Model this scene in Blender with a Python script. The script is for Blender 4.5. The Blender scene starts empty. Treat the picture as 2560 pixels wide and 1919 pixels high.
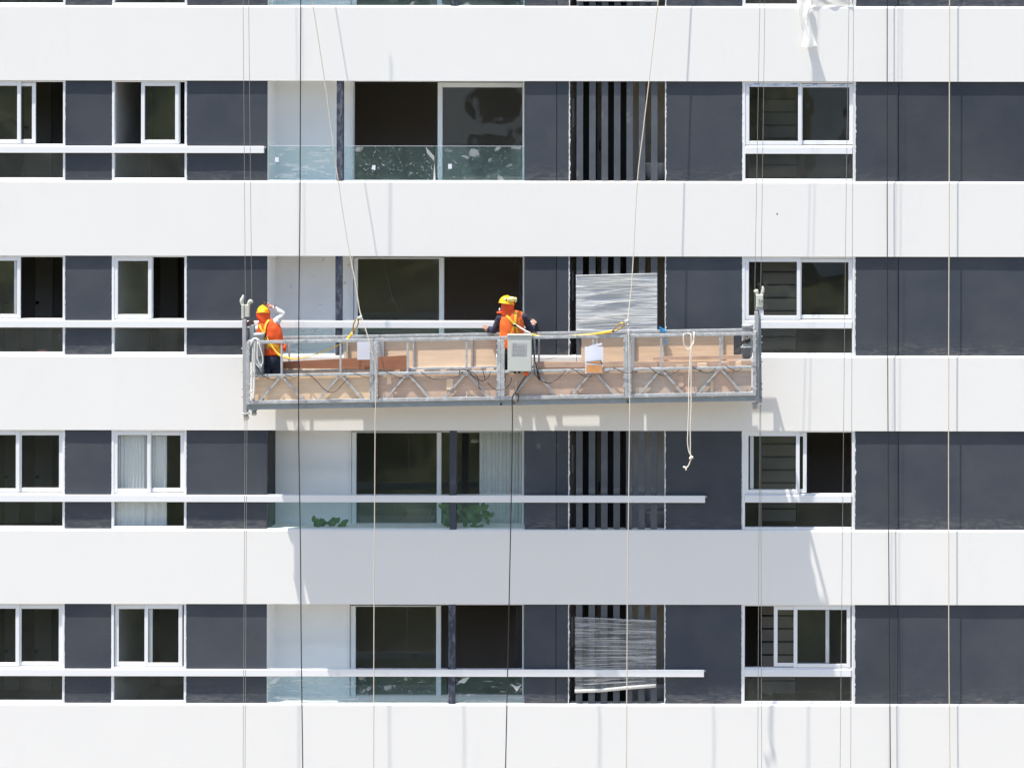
import bpy, math, random
from mathutils import Vector, noise as mnoise
random.seed(7)
R = math.radians
sc = bpy.context.scene
COL = sc.collection

# ------------------------------------------------------------------ camera, world, sun, exposure
D = 55.0            # camera distance from the facade
PPM = 145.0         # photo pixels per metre on the facade plane
CX = (2270 - 1280) / PPM
CZ = (959.5 - 60) / PPM
TH = 0.0015
cam_d = bpy.data.cameras.new('camera'); cam = bpy.data.objects.new('camera', cam_d); COL.objects.link(cam)
cam.location = (CX, -D, CZ); cam.rotation_euler = (R(90), -TH, 0)
cam_d.sensor_width = 36; cam_d.lens = 36 * D / (2560 / PPM)
cam_d.shift_x = -990 / 2560; cam_d.shift_y = -900.5 / 2560
cam_d.clip_start = 0.5; cam_d.clip_end = 3000
sc.camera = cam

SUN = Vector((1.35, 1.0, -5.2)).normalized()      # direction the light travels
sun_el = math.asin(-SUN.z); sun_az = math.atan2(-SUN.x, -SUN.y)
w = bpy.data.worlds.new('World'); sc.world = w; w.use_nodes = True
nt = w.node_tree; nt.nodes.clear()
sky = nt.nodes.new('ShaderNodeTexSky'); sky.sky_type = 'NISHITA'; sky.sun_disc = False
sky.sun_elevation = sun_el; sky.sun_rotation = sun_az; sky.air_density = 1.0; sky.dust_density = 1.7; sky.ozone_density = 1.0
bg = nt.nodes.new('ShaderNodeBackground'); bg.inputs['Strength'].default_value = 0.148
ow = nt.nodes.new('ShaderNodeOutputWorld')
nt.links.new(sky.outputs[0], bg.inputs[0]); nt.links.new(bg.outputs[0], ow.inputs[0])
sl = bpy.data.lights.new('sun', 'SUN'); sl.energy = 4.3; sl.angle = R(0.53); sl.color = (1.0, 0.95, 0.865)
so = bpy.data.objects.new('sun', sl); COL.objects.link(so); so.location = (-20, -20, 60)
so.rotation_euler = SUN.to_track_quat('-Z', 'Y').to_euler()
sc.view_settings.view_transform = 'Standard'; sc.view_settings.look = 'None'
sc.view_settings.exposure = 0.80; sc.view_settings.gamma = 1; sc.view_settings.use_curve_mapping = False
sc.cycles.max_bounces = 8; sc.cycles.transparent_max_bounces = 24

# ------------------------------------------------------------------ photo pixel -> place in the world
def W(px, py, d=0.0):
    xt = px + TH * (py - 60); yt = py - TH * (px - 2270); k = (D - d) / D
    return Vector((CX + (xt - 2270) / PPM * k, -d, CZ - (yt - 60) / PPM * k))
def XD(px, d=0.0): return CX + (px + .4 - 2270) / PPM * (D - d) / D
def ZD(py, d=0.0): return CZ - (py + 1.45 - 60) / PPM * (D - d) / D

# ------------------------------------------------------------------ materials
def new_mat(name):
    m = bpy.data.materials.new(name); m.use_nodes = True
    t = m.node_tree; t.nodes.clear()
    out = t.nodes.new('ShaderNodeOutputMaterial')
    return m, t, out
def N(t, typ, **kw):
    n = t.nodes.new(typ)
    for k, v in kw.items():
        if k in n.inputs: n.inputs[k].default_value = v
        else: setattr(n, k, v)
    return n
def coords(t, scale=(1, 1, 1), rot=(0, 0, 0)):
    tc = t.nodes.new('ShaderNodeTexCoord'); mp = t.nodes.new('ShaderNodeMapping')
    mp.inputs['Scale'].default_value = scale; mp.inputs['Rotation'].default_value = rot
    t.links.new(tc.outputs['Object'], mp.inputs['Vector']); return mp.outputs[0]
def ramp(t, fac, stops):
    r = t.nodes.new('ShaderNodeValToRGB'); e = r.color_ramp.elements
    while len(e) < len(stops): e.new(0.5)
    for i, (p, c) in enumerate(stops):
        e[i].position = p; e[i].color = (c, c, c, 1) if isinstance(c, (int, float)) else (*c, 1)
    t.links.new(fac, r.inputs[0]); return r.outputs[0]
def mixc(t, fac, a, b, mode='MIX'):
    m = t.nodes.new('ShaderNodeMix'); m.data_type = 'RGBA'; m.blend_type = mode
    for s, v in ((m.inputs[0], fac), (m.inputs[6], a), (m.inputs[7], b)):
        if isinstance(v, bpy.types.NodeSocket): t.links.new(v, s)
        elif isinstance(v, (int, float)): s.default_value = v
        else: s.default_value = (*v, 1)
    return m.outputs[2]
def mat(name, col, rough=0.6, metal=0.0, var=0.12, scale=4.0, stretch=(1, 1, 1), bump=0.0, bscale=40, spec=0.5, marks=None):
    m, t, out = new_mat(name)
    b = t.nodes.new('ShaderNodeBsdfPrincipled')
    b.inputs['Roughness'].default_value = rough; b.inputs['Metallic'].default_value = metal
    b.inputs['Specular IOR Level'].default_value = spec
    v = coords(t, stretch)
    n = N(t, 'ShaderNodeTexNoise', Scale=scale, Detail=6.0, Roughness=0.6); t.links.new(v, n.inputs['Vector'])
    f = ramp(t, n.outputs['Fac'], [(0.25, 1 - var), (0.75, 1 + var * 0.6)])
    c = mixc(t, 1.0, col, f, 'MULTIPLY')
    if marks:
        mc, lo, hi, ms, mst = marks
        v2 = coords(t, mst)
        n2 = N(t, 'ShaderNodeTexNoise', Scale=ms, Detail=8.0, Roughness=0.65); t.links.new(v2, n2.inputs['Vector'])
        c = mixc(t, ramp(t, n2.outputs['Fac'], [(lo, 0.0), (hi, 1.0)]), c, mc)
    t.links.new(c, b.inputs['Base Color'])
    if bump:
        n3 = N(t, 'ShaderNodeTexNoise', Scale=bscale, Detail=4.0); t.links.new(v, n3.inputs['Vector'])
        bp = N(t, 'ShaderNodeBump', Strength=bump, Distance=0.01); t.links.new(n3.outputs['Fac'], bp.inputs['Height'])
        t.links.new(bp.outputs[0], b.inputs['Normal'])
    t.links.new(b.outputs[0], out.inputs[0]); return m

M = {}
M['white'] = mat('white_plaster', (.80, .785, .75), .75, var=.012, scale=.9, bump=.12, bscale=9, marks=((.765, .755, .73), .56, .85, 1.1, (2.2, 1, .7)))
M['white_in'] = mat('white_interior_paint', (.88, .88, .88), .7, var=.04, scale=1.5)
M['smudge'] = mat('unfinished_white_wall', (.84, .84, .84), .8, var=.07, scale=2.2, marks=((.42, .41, .40), .60, .72, 3.2, (1, 1, 1.6)))
def dark_wall():
    m, t, out = new_mat('dark_blue_grey_render')
    b = t.nodes.new('ShaderNodeBsdfPrincipled'); b.inputs['Roughness'].default_value = .6; b.inputs['Specular IOR Level'].default_value = .18
    v = coords(t)
    n = N(t, 'ShaderNodeTexNoise', Scale=1.1, Detail=7.0, Roughness=.6); t.links.new(v, n.inputs['Vector'])
    c = mixc(t, ramp(t, n.outputs['Fac'], [(.32, 0.), (.68, 1.)]), (.049, .058, .073), (.068, .075, .086))
    # pale plaster smears, mostly thin and lying along the foot of each panel
    at = t.nodes.new('ShaderNodeAttribute'); at.attribute_name = 'low'
    v2 = coords(t, (1.3, 1, 5.5))
    n2 = N(t, 'ShaderNodeTexNoise', Scale=2.4, Detail=9.0, Roughness=.7, Distortion=1.2); t.links.new(v2, n2.inputs['Vector'])
    s = ramp(t, n2.outputs['Fac'], [(.46, 0.), (.68, 1.)])
    s1 = mixc(t, 1.0, s, at.outputs['Color'], 'MULTIPLY')
    oi = t.nodes.new('ShaderNodeObjectInfo')
    c = mixc(t, 1.0, c, ramp(t, oi.outputs['Random'], [(0., .90), (1., 1.10)]), 'MULTIPLY')
    s1 = mixc(t, 1.0, s1, ramp(t, oi.outputs['Random'], [(0., .15), (.5, .45), (1., 1.)]), 'MULTIPLY')
    c = mixc(t, s1, c, (.24, .225, .21))
    v3 = coords(t, (1, 1, 1))
    n4 = N(t, 'ShaderNodeTexNoise', Scale=3.1, Detail=10.0, Roughness=.75); t.links.new(v3, n4.inputs['Vector'])
    c = mixc(t, ramp(t, n4.outputs['Fac'], [(.66, 0.), (.80, .30)]), c, (.25, .24, .23))
    t.links.new(c, b.inputs['Base Color'])
    n3 = N(t, 'ShaderNodeTexNoise', Scale=5.0, Detail=5.0); t.links.new(v, n3.inputs['Vector'])
    bp = N(t, 'ShaderNodeBump', Strength=.25, Distance=.012); t.links.new(n3.outputs['Fac'], bp.inputs['Height'])
    t.links.new(bp.outputs[0], b.inputs['Normal'])
    t.links.new(b.outputs[0], out.inputs[0]); return m
M['dark'] = dark_wall()
M['slat'] = mat('dusty_grey_slat', (.085, .095, .11), .55, var=.25, scale=3, marks=((.22, .22, .23), .60, .78, 5, (1, 1, .5)))
M['greywall'] = mat('mid_grey_wall', (.30, .29, .28), .8, var=.15)
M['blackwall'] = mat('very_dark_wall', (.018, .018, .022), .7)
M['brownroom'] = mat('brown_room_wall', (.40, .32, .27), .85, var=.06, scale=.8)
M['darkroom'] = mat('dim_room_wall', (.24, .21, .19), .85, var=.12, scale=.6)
M['cab'] = mat('brown_cabinet', (.20, .18, .16), .8, var=.1); M['cab_dark'] = mat('dark_cabinet', (.07, .068, .065), .8, var=.1); M['rdoor'] = mat('pale_door', (.42, .37, .32), .7, var=.06)
M['floor'] = mat('dark_floor', (.13, .11, .10), .6)
M['beige'] = mat('beige_wall', (.72, .64, .53), .8, var=.08)
M['pvc'] = mat('white_window_profile', (.80, .81, .82), .35, var=.02, scale=2)
M['alu'] = mat('white_powder_coated_rail', (.82, .82, .82), .4, var=.025, scale=1.2)
M['gasket'] = mat('dark_gasket', (.05, .05, .055), .6)
M['seal'] = mat('white_sealant', (.75, .75, .74), .8)
M['bluetape'] = mat('blue_print', (.03, .16, .55), .5)
M['tape'] = mat('white_protective_tape', (.74, .77, .82), .4, var=.05)
M['galv'] = mat('galvanised_steel', (.44, .455, .46), .5, .12, var=.25, scale=7, marks=((.62, .63, .62), .52, .72, 14, (1, 1, 1)))
M['steel'] = mat('grey_painted_steel', (.40, .40, .41), .5, .08, var=.12, scale=5)
M['steel_d'] = mat('dark_blue_grey_steel', (.30, .34, .36), .5, .1, var=.2, scale=6)
M['cream_metal'] = mat('cream_painted_metal', (.56, .57, .49), .45, var=.15, scale=12)
M['box'] = mat('grey_green_enamel', (.53, .55, .50), .4, var=.06, scale=4, marks=((.36, .36, .33), .66, .8, 6, (1, 1, 1)))
M['rust'] = mat('rusty_brown_steel', (.22, .13, .11), .7, .1, var=.35, scale=14)
def ply(name, a, b, sc_=(1, 6, 14)): return mat(name, a, .7, var=.16, scale=2.2, stretch=sc_, bump=.15, bscale=9, marks=(b, .5, .8, 1.2, (1.6, 1, 4)))
M['ply_tan'] = ply('tan_plywood', (.78, .56, .37), (.84, .63, .44))
M['ply_pale'] = ply('pale_plywood', (.86, .64, .44), (.80, .58, .39))
M['ply_pink'] = ply('pinkish_brown_plywood', (.60, .42, .31), (.68, .49, .36))
M['ply_red'] = ply('red_brown_plank', (.36, .16, .085), (.27, .11, .06))
M['ply_grey'] = ply('weathered_plywood', (.56, .44, .35), (.42, .34, .28))
M['wood_old'] = ply('old_timber_plank', (.58, .41, .30), (.36, .24, .18))
M['black'] = mat('black_rubber', (.018, .016, .018), .5)
M['cable_black'] = mat('black_cable_sheath', (.028, .020, .022), .45, var=.3, scale=6)
M['wire'] = mat('steel_wire_rope', (.30, .29, .28), .5, .3, var=.2, scale=30)
def rope_mat():
    m, t, out = new_mat('cream_twisted_rope')
    b = t.nodes.new('ShaderNodeBsdfPrincipled'); b.inputs['Roughness'].default_value = .85
    v = coords(t, (1, 1, 1), (R(35), 0, 0))
    wv = N(t, 'ShaderNodeTexWave', Scale=22.0, Distortion=1.0); wv.bands_direction = 'Z'; t.links.new(v, wv.inputs['Vector'])
    c = mixc(t, wv.outputs['Fac'], (.40, .33, .25), (.80, .74, .64)); t.links.new(c, b.inputs['Base Color'])
    t.links.new(b.outputs[0], out.inputs[0]); return m
M['rope'] = rope_mat()
M['rope_w'] = mat('off_white_rope', (.72, .66, .56), .85, var=.15, scale=25)
M['hose'] = mat('white_rope_bundle', (.66, .65, .62), .8, var=.12, scale=20)
M['orange'] = mat('orange_fabric', (.86, .10, .008), .65, var=.18, scale=7, bump=.35, bscale=14)
M['orange2'] = mat('orange_vest_fabric', (.88, .155, .018), .6, var=.12, scale=6, bump=.3, bscale=11)
M['hood'] = mat('orange_hood_fabric', (.88, .085, .010), .7, var=.1, scale=8, bump=.3, bscale=18)
M['yellow'] = mat('yellow_strap', (.82, .50, .035), .6, var=.15, scale=14)
M['helmet'] = mat('yellow_helmet_plastic', (.86, .50, .015), .22, var=.03)
M['goggle'] = mat('pale_yellow_plastic', (.76, .70, .30), .2, var=.05)
M['pale'] = mat('pale_grey_cotton', (.62, .62, .64), .8, var=.1, scale=9, bump=.4, bscale=16)
M['navy'] = mat('navy_cotton', (.028, .028, .055), .8, var=.2, scale=8, bump=.4, bscale=14)
M['denim'] = mat('dark_navy_trousers', (.012, .018, .042), .8, var=.25, scale=8, bump=.3, bscale=14)
M['blacktr'] = mat('black_trousers', (.016, .015, .016), .8, var=.2)
M['skin'] = mat('skin', (.52, .26, .18), .5, var=.08)
M['glove'] = mat('orange_pink_skin', (.72, .30, .20), .6, var=.08)
M['brass'] = mat('brass_hook', (.50, .31, .06), .35, .7, var=.2)
M['paper'] = mat('white_paper', (.74, .75, .82), .7, var=.04)
M['orange_print'] = mat('orange_print', (.70, .33, .12), .6, var=.25, scale=6)
M['print_dark'] = mat('dark_print', (.05, .035, .03), .6)
M['label'] = mat('silver_label_plate', (.50, .50, .50), .35, .2, var=.06)
M['print_grey'] = mat('grey_lettering', (.22, .22, .23), .6)
M['bucket'] = mat('grey_bucket_plastic', (.13, .14, .16), .45, var=.1)
M['blue_cord'] = mat('blue_cord', (.02, .30, .62), .6)
M['leaf'] = mat('dark_glossy_leaf', (.07, .17, .022), .35, var=.35, scale=5)
M['pot'] = mat('grey_pot', (.25, .25, .25), .7)
M['tan_fab'] = mat('tan_upholstery', (.32, .18, .09), .8)
M['ceramic'] = mat('white_ceramic', (.68, .68, .68), .25, var=.02)
M['chrome'] = mat('chrome', (.6, .6, .62), .12, 1.0, var=.05)
M['lamp'] = mat('white_lamp_shade', (.8, .8, .8), .5)

def glass(name, tint, refl=1.6, dust_haze=.03, dcol=(.35, .37, .34), streaks=0, wav=.05):
    m, t, out = new_mat(name)
    tr = N(t, 'ShaderNodeBsdfTransparent', Color=(*tint, 1))
    gl = N(t, 'ShaderNodeBsdfGlossy', Roughness=.015, Color=(.9, .95, .92, 1))
    v = coords(t, (1, 1, 1))
    nn = N(t, 'ShaderNodeTexNoise', Scale=1.6, Detail=1.5); t.links.new(v, nn.inputs['Vector'])
    bp = N(t, 'ShaderNodeBump', Strength=wav, Distance=.12); t.links.new(nn.outputs['Fac'], bp.inputs['Height'])
    t.links.new(bp.outputs[0], gl.inputs['Normal'])
    fr = N(t, 'ShaderNodeFresnel', IOR=1.5); ge = t.nodes.new('ShaderNodeNewGeometry')   # same reflectance from both sides of a thin pane
    io = N(t, 'ShaderNodeMath', operation='MULTIPLY_ADD'); t.links.new(ge.outputs['Backfacing'], io.inputs[0]); io.inputs[1].default_value = 1 / 1.5 - 1.5; io.inputs[2].default_value = 1.5; t.links.new(io.outputs[0], fr.inputs['IOR'])
    mu = N(t, 'ShaderNodeMath', operation='MULTIPLY'); t.links.new(fr.outputs[0], mu.inputs[0]); mu.inputs[1].default_value = refl; mu.use_clamp = True
    m1 = t.nodes.new('ShaderNodeMixShader'); t.links.new(mu.outputs[0], m1.inputs[0]); t.links.new(tr.outputs[0], m1.inputs[1]); t.links.new(gl.outputs[0], m1.inputs[2])
    df = N(t, 'ShaderNodeBsdfDiffuse', Color=(*dcol, 1))
    n2 = N(t, 'ShaderNodeTexNoise', Scale=2.6, Detail=8.0, Roughness=.7); t.links.new(v, n2.inputs['Vector'])
    f = ramp(t, n2.outputs['Fac'], [(.35, dust_haze * .5), (.6, dust_haze), (.75, dust_haze * 2 + streaks)])  # diffuse layer over the glass: dust plus painted-in hazy reflection
    m2 = t.nodes.new('ShaderNodeMixShader'); t.links.new(f, m2.inputs[0]); t.links.new(m1.outputs[0], m2.inputs[1]); t.links.new(df.outputs[0], m2.inputs[2])
    t.links.new(m2.outputs[0], out.inputs[0]); return m
M['glass'] = glass('window_glass', (.972, .978, .975), 1.15, .022, (.30, .31, .29), 0, .022)
M['glass_dirt_haze'] = glass('dusty_hazed_window_glass', (.93, .94, .93), .8, .075, (.40, .39, .35), .10)  # dust layer thickened to imitate paler reflections in the lower panes
M['glass_green'] = glass('green_balustrade_glass', (.935, .985, .975), .8, .055, (.46, .70, .67), .01, .02)  # green diffuse layer paints hazy reflection into the balustrade glass

def film(name, kind):
    m, t, out = new_mat(name)
    tr = N(t, 'ShaderNodeBsdfTransparent', Color=(.97, .98, .98, 1))
    pr = N(t, 'ShaderNodeBsdfPrincipled'); pr.inputs['Roughness'].default_value = .35; pr.inputs['Base Color'].default_value = (.72, .73, .73, 1)
    if kind == 'bubbles':
        v = coords(t, (1, 1, 1.25))
        nz = N(t, 'ShaderNodeTexNoise', Scale=3.0, Detail=2.0); t.links.new(v, nz.inputs['Vector'])
        av = N(t, 'ShaderNodeVectorMath', operation='MULTIPLY_ADD'); t.links.new(nz.outputs['Color'], av.inputs[0]); av.inputs[1].default_value = (.35, .35, .35); t.links.new(v, av.inputs[2])
        vo = N(t, 'ShaderNodeTexVoronoi', Scale=4.2); t.links.new(av.outputs[0], vo.inputs['Vector'])
        a = ramp(t, vo.outputs['Distance'], [(.18, .34), (.27, .27), (.32, 0.)])
        vo2 = N(t, 'ShaderNodeTexVoronoi', Scale=13.0); t.links.new(av.outputs[0], vo2.inputs['Vector'])
        b = ramp(t, vo2.outputs['Distance'], [(.12, .35), (.24, 0.)])
        n3 = N(t, 'ShaderNodeTexNoise', Scale=1.9, Detail=3.0); t.links.new(v, n3.inputs['Vector'])
        g = ramp(t, n3.outputs['Fac'], [(.47, 0.), (.56, 1.)])
        g2 = ramp(t, n3.outputs['Fac'], [(.40, 1.), (.52, 0.)])
        a = mixc(t, 1., a, g, 'MULTIPLY'); b = mixc(t, 1., b, g2, 'MULTIPLY')
        w1 = coords(t, (1.2, 1, 5), (0, R(28), 0))
        n4 = N(t, 'ShaderNodeTexNoise', Scale=9., Detail=5., Distortion=2.2); t.links.new(w1, n4.inputs['Vector'])
        c = ramp(t, n4.outputs['Fac'], [(.64, 0.), (.70, .6)])
        f = mixc(t, 1., mixc(t, 1., a, b, 'ADD'), c, 'ADD')
    elif kind == 'streaks':
        v = coords(t, (1, 1, 6), (0, R(-24), 0))
        n4 = N(t, 'ShaderNodeTexNoise', Scale=2.6, Detail=7., Distortion=1.1); t.links.new(v, n4.inputs['Vector'])
        f = ramp(t, n4.outputs['Fac'], [(.56, 0.), (.62, .4), (.66, .05), (.72, .5)])
    else:
        v = coords(t, (.45, 1, 9), (0, R(5), 0))
        n4 = N(t, 'ShaderNodeTexNoise', Scale=2.3, Detail=7., Roughness=.62, Distortion=.8); t.links.new(v, n4.inputs['Vector'])
        lo = .58 if kind == 'thick' else .0
        f = ramp(t, n4.outputs['Fac'], [(.38, .66), (.50, .76), (.60, .86), (.68, .96)] if kind == 'thick' else [(.36, .08), (.48, .20), (.60, .42), (.68, .66)])
        bp = N(t, 'ShaderNodeBump', Strength=.8, Distance=.03); t.links.new(n4.outputs['Fac'], bp.inputs['Height']); t.links.new(bp.outputs[0], pr.inputs['Normal'])
    mx = t.nodes.new('ShaderNodeMixShader'); t.links.new(f, mx.inputs[0]); t.links.new(tr.outputs[0], mx.inputs[1]); t.links.new(pr.outputs[0], mx.inputs[2])
    t.links.new(mx.outputs[0], out.inputs[0]); return m
M['film_bub'] = film('bubbled_plastic_film', 'bubbles')
M['film_str'] = film('creased_plastic_film', 'streaks')
M['wrap_thick'] = film('layered_stretch_wrap', 'thick')
M['wrap_thin'] = film('thin_stretch_wrap', 'thin')
M['post_wrap'] = mat('film_wrapped_dark_post', (.05, .058, .085), .25, var=.3, scale=6, marks=((.20, .21, .25), .47, .70, 12, (1, 1, .5)))
M['post'] = mat('dark_blue_post', (.05, .058, .082), .4, var=.1)

def cloth(name, col, tl=.5, op=1.0):
    m, t, out = new_mat(name)
    d = N(t, 'ShaderNodeBsdfDiffuse', Color=(*col, 1)); tl_ = N(t, 'ShaderNodeBsdfTranslucent', Color=(*col, 1))
    mx = N(t, 'ShaderNodeMixShader'); mx.inputs[0].default_value = tl
    t.links.new(d.outputs[0], mx.inputs[1]); t.links.new(tl_.outputs[0], mx.inputs[2])
    tr = N(t, 'ShaderNodeBsdfTransparent'); m2 = N(t, 'ShaderNodeMixShader'); m2.inputs[0].default_value = op
    t.links.new(tr.outputs[0], m2.inputs[1]); t.links.new(mx.outputs[0], m2.inputs[2])
    t.links.new(m2.outputs[0], out.inputs[0]); return m
M['curtain'] = cloth('sheer_white_curtain', (.93, .95, .94), .1)
M['bag'] = cloth('white_plastic_film', (.80, .80, .77), .35, .93)
def hill_mat():
    m, t, out = new_mat('wooded_hillside')
    v = coords(t)
    n = N(t, 'ShaderNodeTexNoise', Scale=.16, Detail=10., Roughness=.75); t.links.new(v, n.inputs['Vector'])
    c = ramp(t, n.outputs['Fac'], [(.38, (.012, .014, .008)), (.50, (.045, .052, .024)), (.64, (.12, .125, .055))])
    b = N(t, 'ShaderNodeBsdfDiffuse'); t.links.new(c, b.inputs[0]); t.links.new(b.outputs[0], out.inputs[0]); return m
M['hill'] = hill_mat()
M['ground'] = mat('pale_site_ground', (.38, .345, .30), .9, var=.25, scale=.05)

# ------------------------------------------------------------------ mesh builder
class MB:
    def __init__(s): s.v = []; s.f = []; s.sm = []
    def add(s, vs, fs, smooth=False):
        o = len(s.v); s.v += [Vector(v) for v in vs]; s.f += [tuple(i + o for i in f) for f in fs]; s.sm += [smooth] * len(fs); return s
    def box(s, x0, x1, y0, y1, z0, z1):
        x0, x1 = sorted((x0, x1)); y0, y1 = sorted((y0, y1)); z0, z1 = sorted((z0, z1))
        return s.add([(x0, y0, z0), (x1, y0, z0), (x1, y1, z0), (x0, y1, z0), (x0, y0, z1), (x1, y0, z1), (x1, y1, z1), (x0, y1, z1)],
                     [(0, 3, 2, 1), (4, 5, 6, 7), (0, 1, 5, 4), (1, 2, 6, 5), (2, 3, 7, 6), (3, 0, 4, 7)])
    def bev(s, x0, x1, y0, y1, z0, z1, b=.006):
        x0, x1 = sorted((x0, x1)); y0, y1 = sorted((y0, y1)); z0, z1 = sorted((z0, z1))
        # front (low y) edges chamfered
        v = [(x0, y0 + b, z0), (x1, y0 + b, z0), (x1, y0 + b, z1), (x0, y0 + b, z1),
             (x0 + b, y0, z0 + b), (x1 - b, y0, z0 + b), (x1 - b, y0, z1 - b), (x0 + b, y0, z1 - b),
             (x0, y1, z0), (x1, y1, z0), (x1, y1, z1), (x0, y1, z1)]
        f = [(4, 5, 6, 7), (0, 1, 5, 4), (1, 2, 6, 5), (2, 3, 7, 6), (3, 0, 4, 7), (0, 8, 9, 1), (1, 9, 10, 2), (2, 10, 11, 3), (3, 11, 8, 0), (8, 11, 10, 9)]
        return s.add(v, f)
    def beam(s, p, q, w, h, up=Vector((0, 1, 0))):
        p = Vector(p); q = Vector(q); a = (q - p).normalized(); u = up - a * up.dot(a)
        if u.length < 1e-4: u = Vector((1, 0, 0)) - a * a.x
        u.normalize(); n = a.cross(u); u = u * (w / 2); n = n * (h / 2)
        vs = [p - u - n, p + u - n, p + u + n, p - u + n, q - u - n, q + u - n, q + u + n, q - u + n]
        return s.add(vs, [(0, 1, 2, 3), (7, 6, 5, 4), (0, 4, 5, 1), (1, 5, 6, 2), (2, 6, 7, 3), (3, 7, 4, 0)])
    def tube(s, pts, r, n=8, cap=True, flat=1.0):
        pts = [Vector(p) for p in pts]; rs = r if isinstance(r, (list, tuple)) else [r] * len(pts)
        vs = []; prev = None
        for i, p in enumerate(pts):
            a = (pts[min(i + 1, len(pts) - 1)] - pts[max(i - 1, 0)])
            a = a.normalized() if a.length > 1e-9 else Vector((0, 0, 1))
            if prev is None:
                u = Vector((0, 1, 0)) - a * a.y
                if u.length < .1: u = Vector((1, 0, 0)) - a * a.x
            else: u = prev - a * prev.dot(a)
            u.normalize(); prev = u; b = a.cross(u)
            for k in range(n):
                t = 2 * math.pi * k / n
                vs.append(p + u * math.cos(t) * rs[i] * flat + b * math.sin(t) * rs[i])
        fs = [(i * n + k, i * n + (k + 1) % n, (i + 1) * n + (k + 1) % n, (i + 1) * n + k) for i in range(len(pts) - 1) for k in range(n)]
        if cap: fs += [tuple(reversed(range(n))), tuple((len(pts) - 1) * n + k for k in range(n))]
        return s.add(vs, fs, True)
    def ell(s, c, rx, ry, rz, nu=14, nv=9, rot=None, v0=0.0, v1=math.pi):
        c = Vector(c); vs = []
        for j in range(nv + 1):
            ph = v0 + (v1 - v0) * j / nv
            for i in range(nu):
                t = 2 * math.pi * i / nu
                p = Vector((rx * math.sin(ph) * math.cos(t), ry * math.sin(ph) * math.sin(t), rz * math.cos(ph)))
                if rot: p.rotate(rot)
                vs.append(c + p)
        fs = [(j * nu + i, (j + 1) * nu + i, (j + 1) * nu + (i + 1) % nu, j * nu + (i + 1) % nu) for j in range(nv) for i in range(nu)]
        return s.add(vs, fs, True)
    def loft(s, secs, n=20):
        vs = []
        for (c, rx, ry) in secs:
            for k in range(n):
                t = 2 * math.pi * k / n
                vs.append(Vector(c) + Vector((rx * math.cos(t), ry * math.sin(t), 0)))
        m = len(secs)
        fs = [(i * n + k, (i + 1) * n + k, (i + 1) * n + (k + 1) % n, i * n + (k + 1) % n) for i in range(m - 1) for k in range(n)]
        fs += [tuple(range(n)), tuple(reversed([(m - 1) * n + k for k in range(n)]))]
        return s.add(vs, fs, True)
    def cyl(s, c, axis, r, L, n=20, r2=None):
        c = Vector(c); a = Vector(axis).normalized() * (L / 2)
        return s.tube([c - a, c + a], [r, r2 if r2 is not None else r], n)
    def quad(s, a, b, c, d): return s.add([a, b, c, d], [(0, 1, 2, 3)])
    def wrinkle(s, a=.006, f=(14, 14, 9)):
        for i, v in enumerate(s.v):
            q = Vector((v.x * f[0], v.y * f[1], v.z * f[2])); s.v[i] = v + Vector((mnoise.noise(q), mnoise.noise(q + Vector((9, 0, 0))), .3 * mnoise.noise(q + Vector((0, 9, 0))))) * a * 2
        return s
    def mesh(s, name, off=Vector((0, 0, 0))):
        me = bpy.data.meshes.new(name); me.from_pydata([v - off for v in s.v], [], s.f)
        me.polygons.foreach_set('use_smooth', s.sm); me.update(); return me

def smooth_pts(P, k=6):
    P = [Vector(p) for p in P]; out = []
    for i in range(len(P) - 1):
        p0 = P[max(i - 1, 0)]; p1 = P[i]; p2 = P[i + 1]; p3 = P[min(i + 2, len(P) - 1)]
        for j in range(k):
            t = j / k
            out.append(.5 * ((2 * p1) + (p2 - p0) * t + (2 * p0 - 5 * p1 + 4 * p2 - p3) * t * t + (3 * p1 - p0 - 3 * p2 + p3) * t ** 3))
    out.append(P[-1]); return out
def smooth_r(rs, k=6):
    out = []
    for i in range(len(rs) - 1):
        for j in range(k): out.append(rs[i] + (rs[i + 1] - rs[i]) * j / k)
    out.append(rs[-1]); return out

def root_of(o):
    while o.parent: o = o.parent
    return o
def obj(name, mb, m, parent=None, smooth_off=False):
    if parent is None:
        xs = [v.x for v in mb.v]; ys = [v.y for v in mb.v]; zs = [v.z for v in mb.v]
        off = Vector(((min(xs) + max(xs)) / 2, (min(ys) + max(ys)) / 2, min(zs)))
    else: off = root_of(parent).location.copy()
    me = mb.mesh(name, off); me.materials.append(M[m] if isinstance(m, str) else m)
    o = bpy.data.objects.new(name, me); COL.objects.link(o)
    if parent is None: o.location = off
    else: o.parent = parent
    return o
def bevel(o, w=.004):
    b = o.modifiers.new('b', 'BEVEL'); b.width = w; b.segments = 2; b.limit_method = 'ANGLE'; return o
def thing(name, loc, label, cat, group=None):
    o = bpy.data.objects.new(name, None); COL.objects.link(o); o.location = loc; o.empty_display_size = .2
    o['label'] = label; o['category'] = cat
    if group: o['group'] = group
    return o
def tag(o, label, cat, group=None):
    o['label'] = label; o['category'] = cat
    if group: o['group'] = group
    return o
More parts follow.
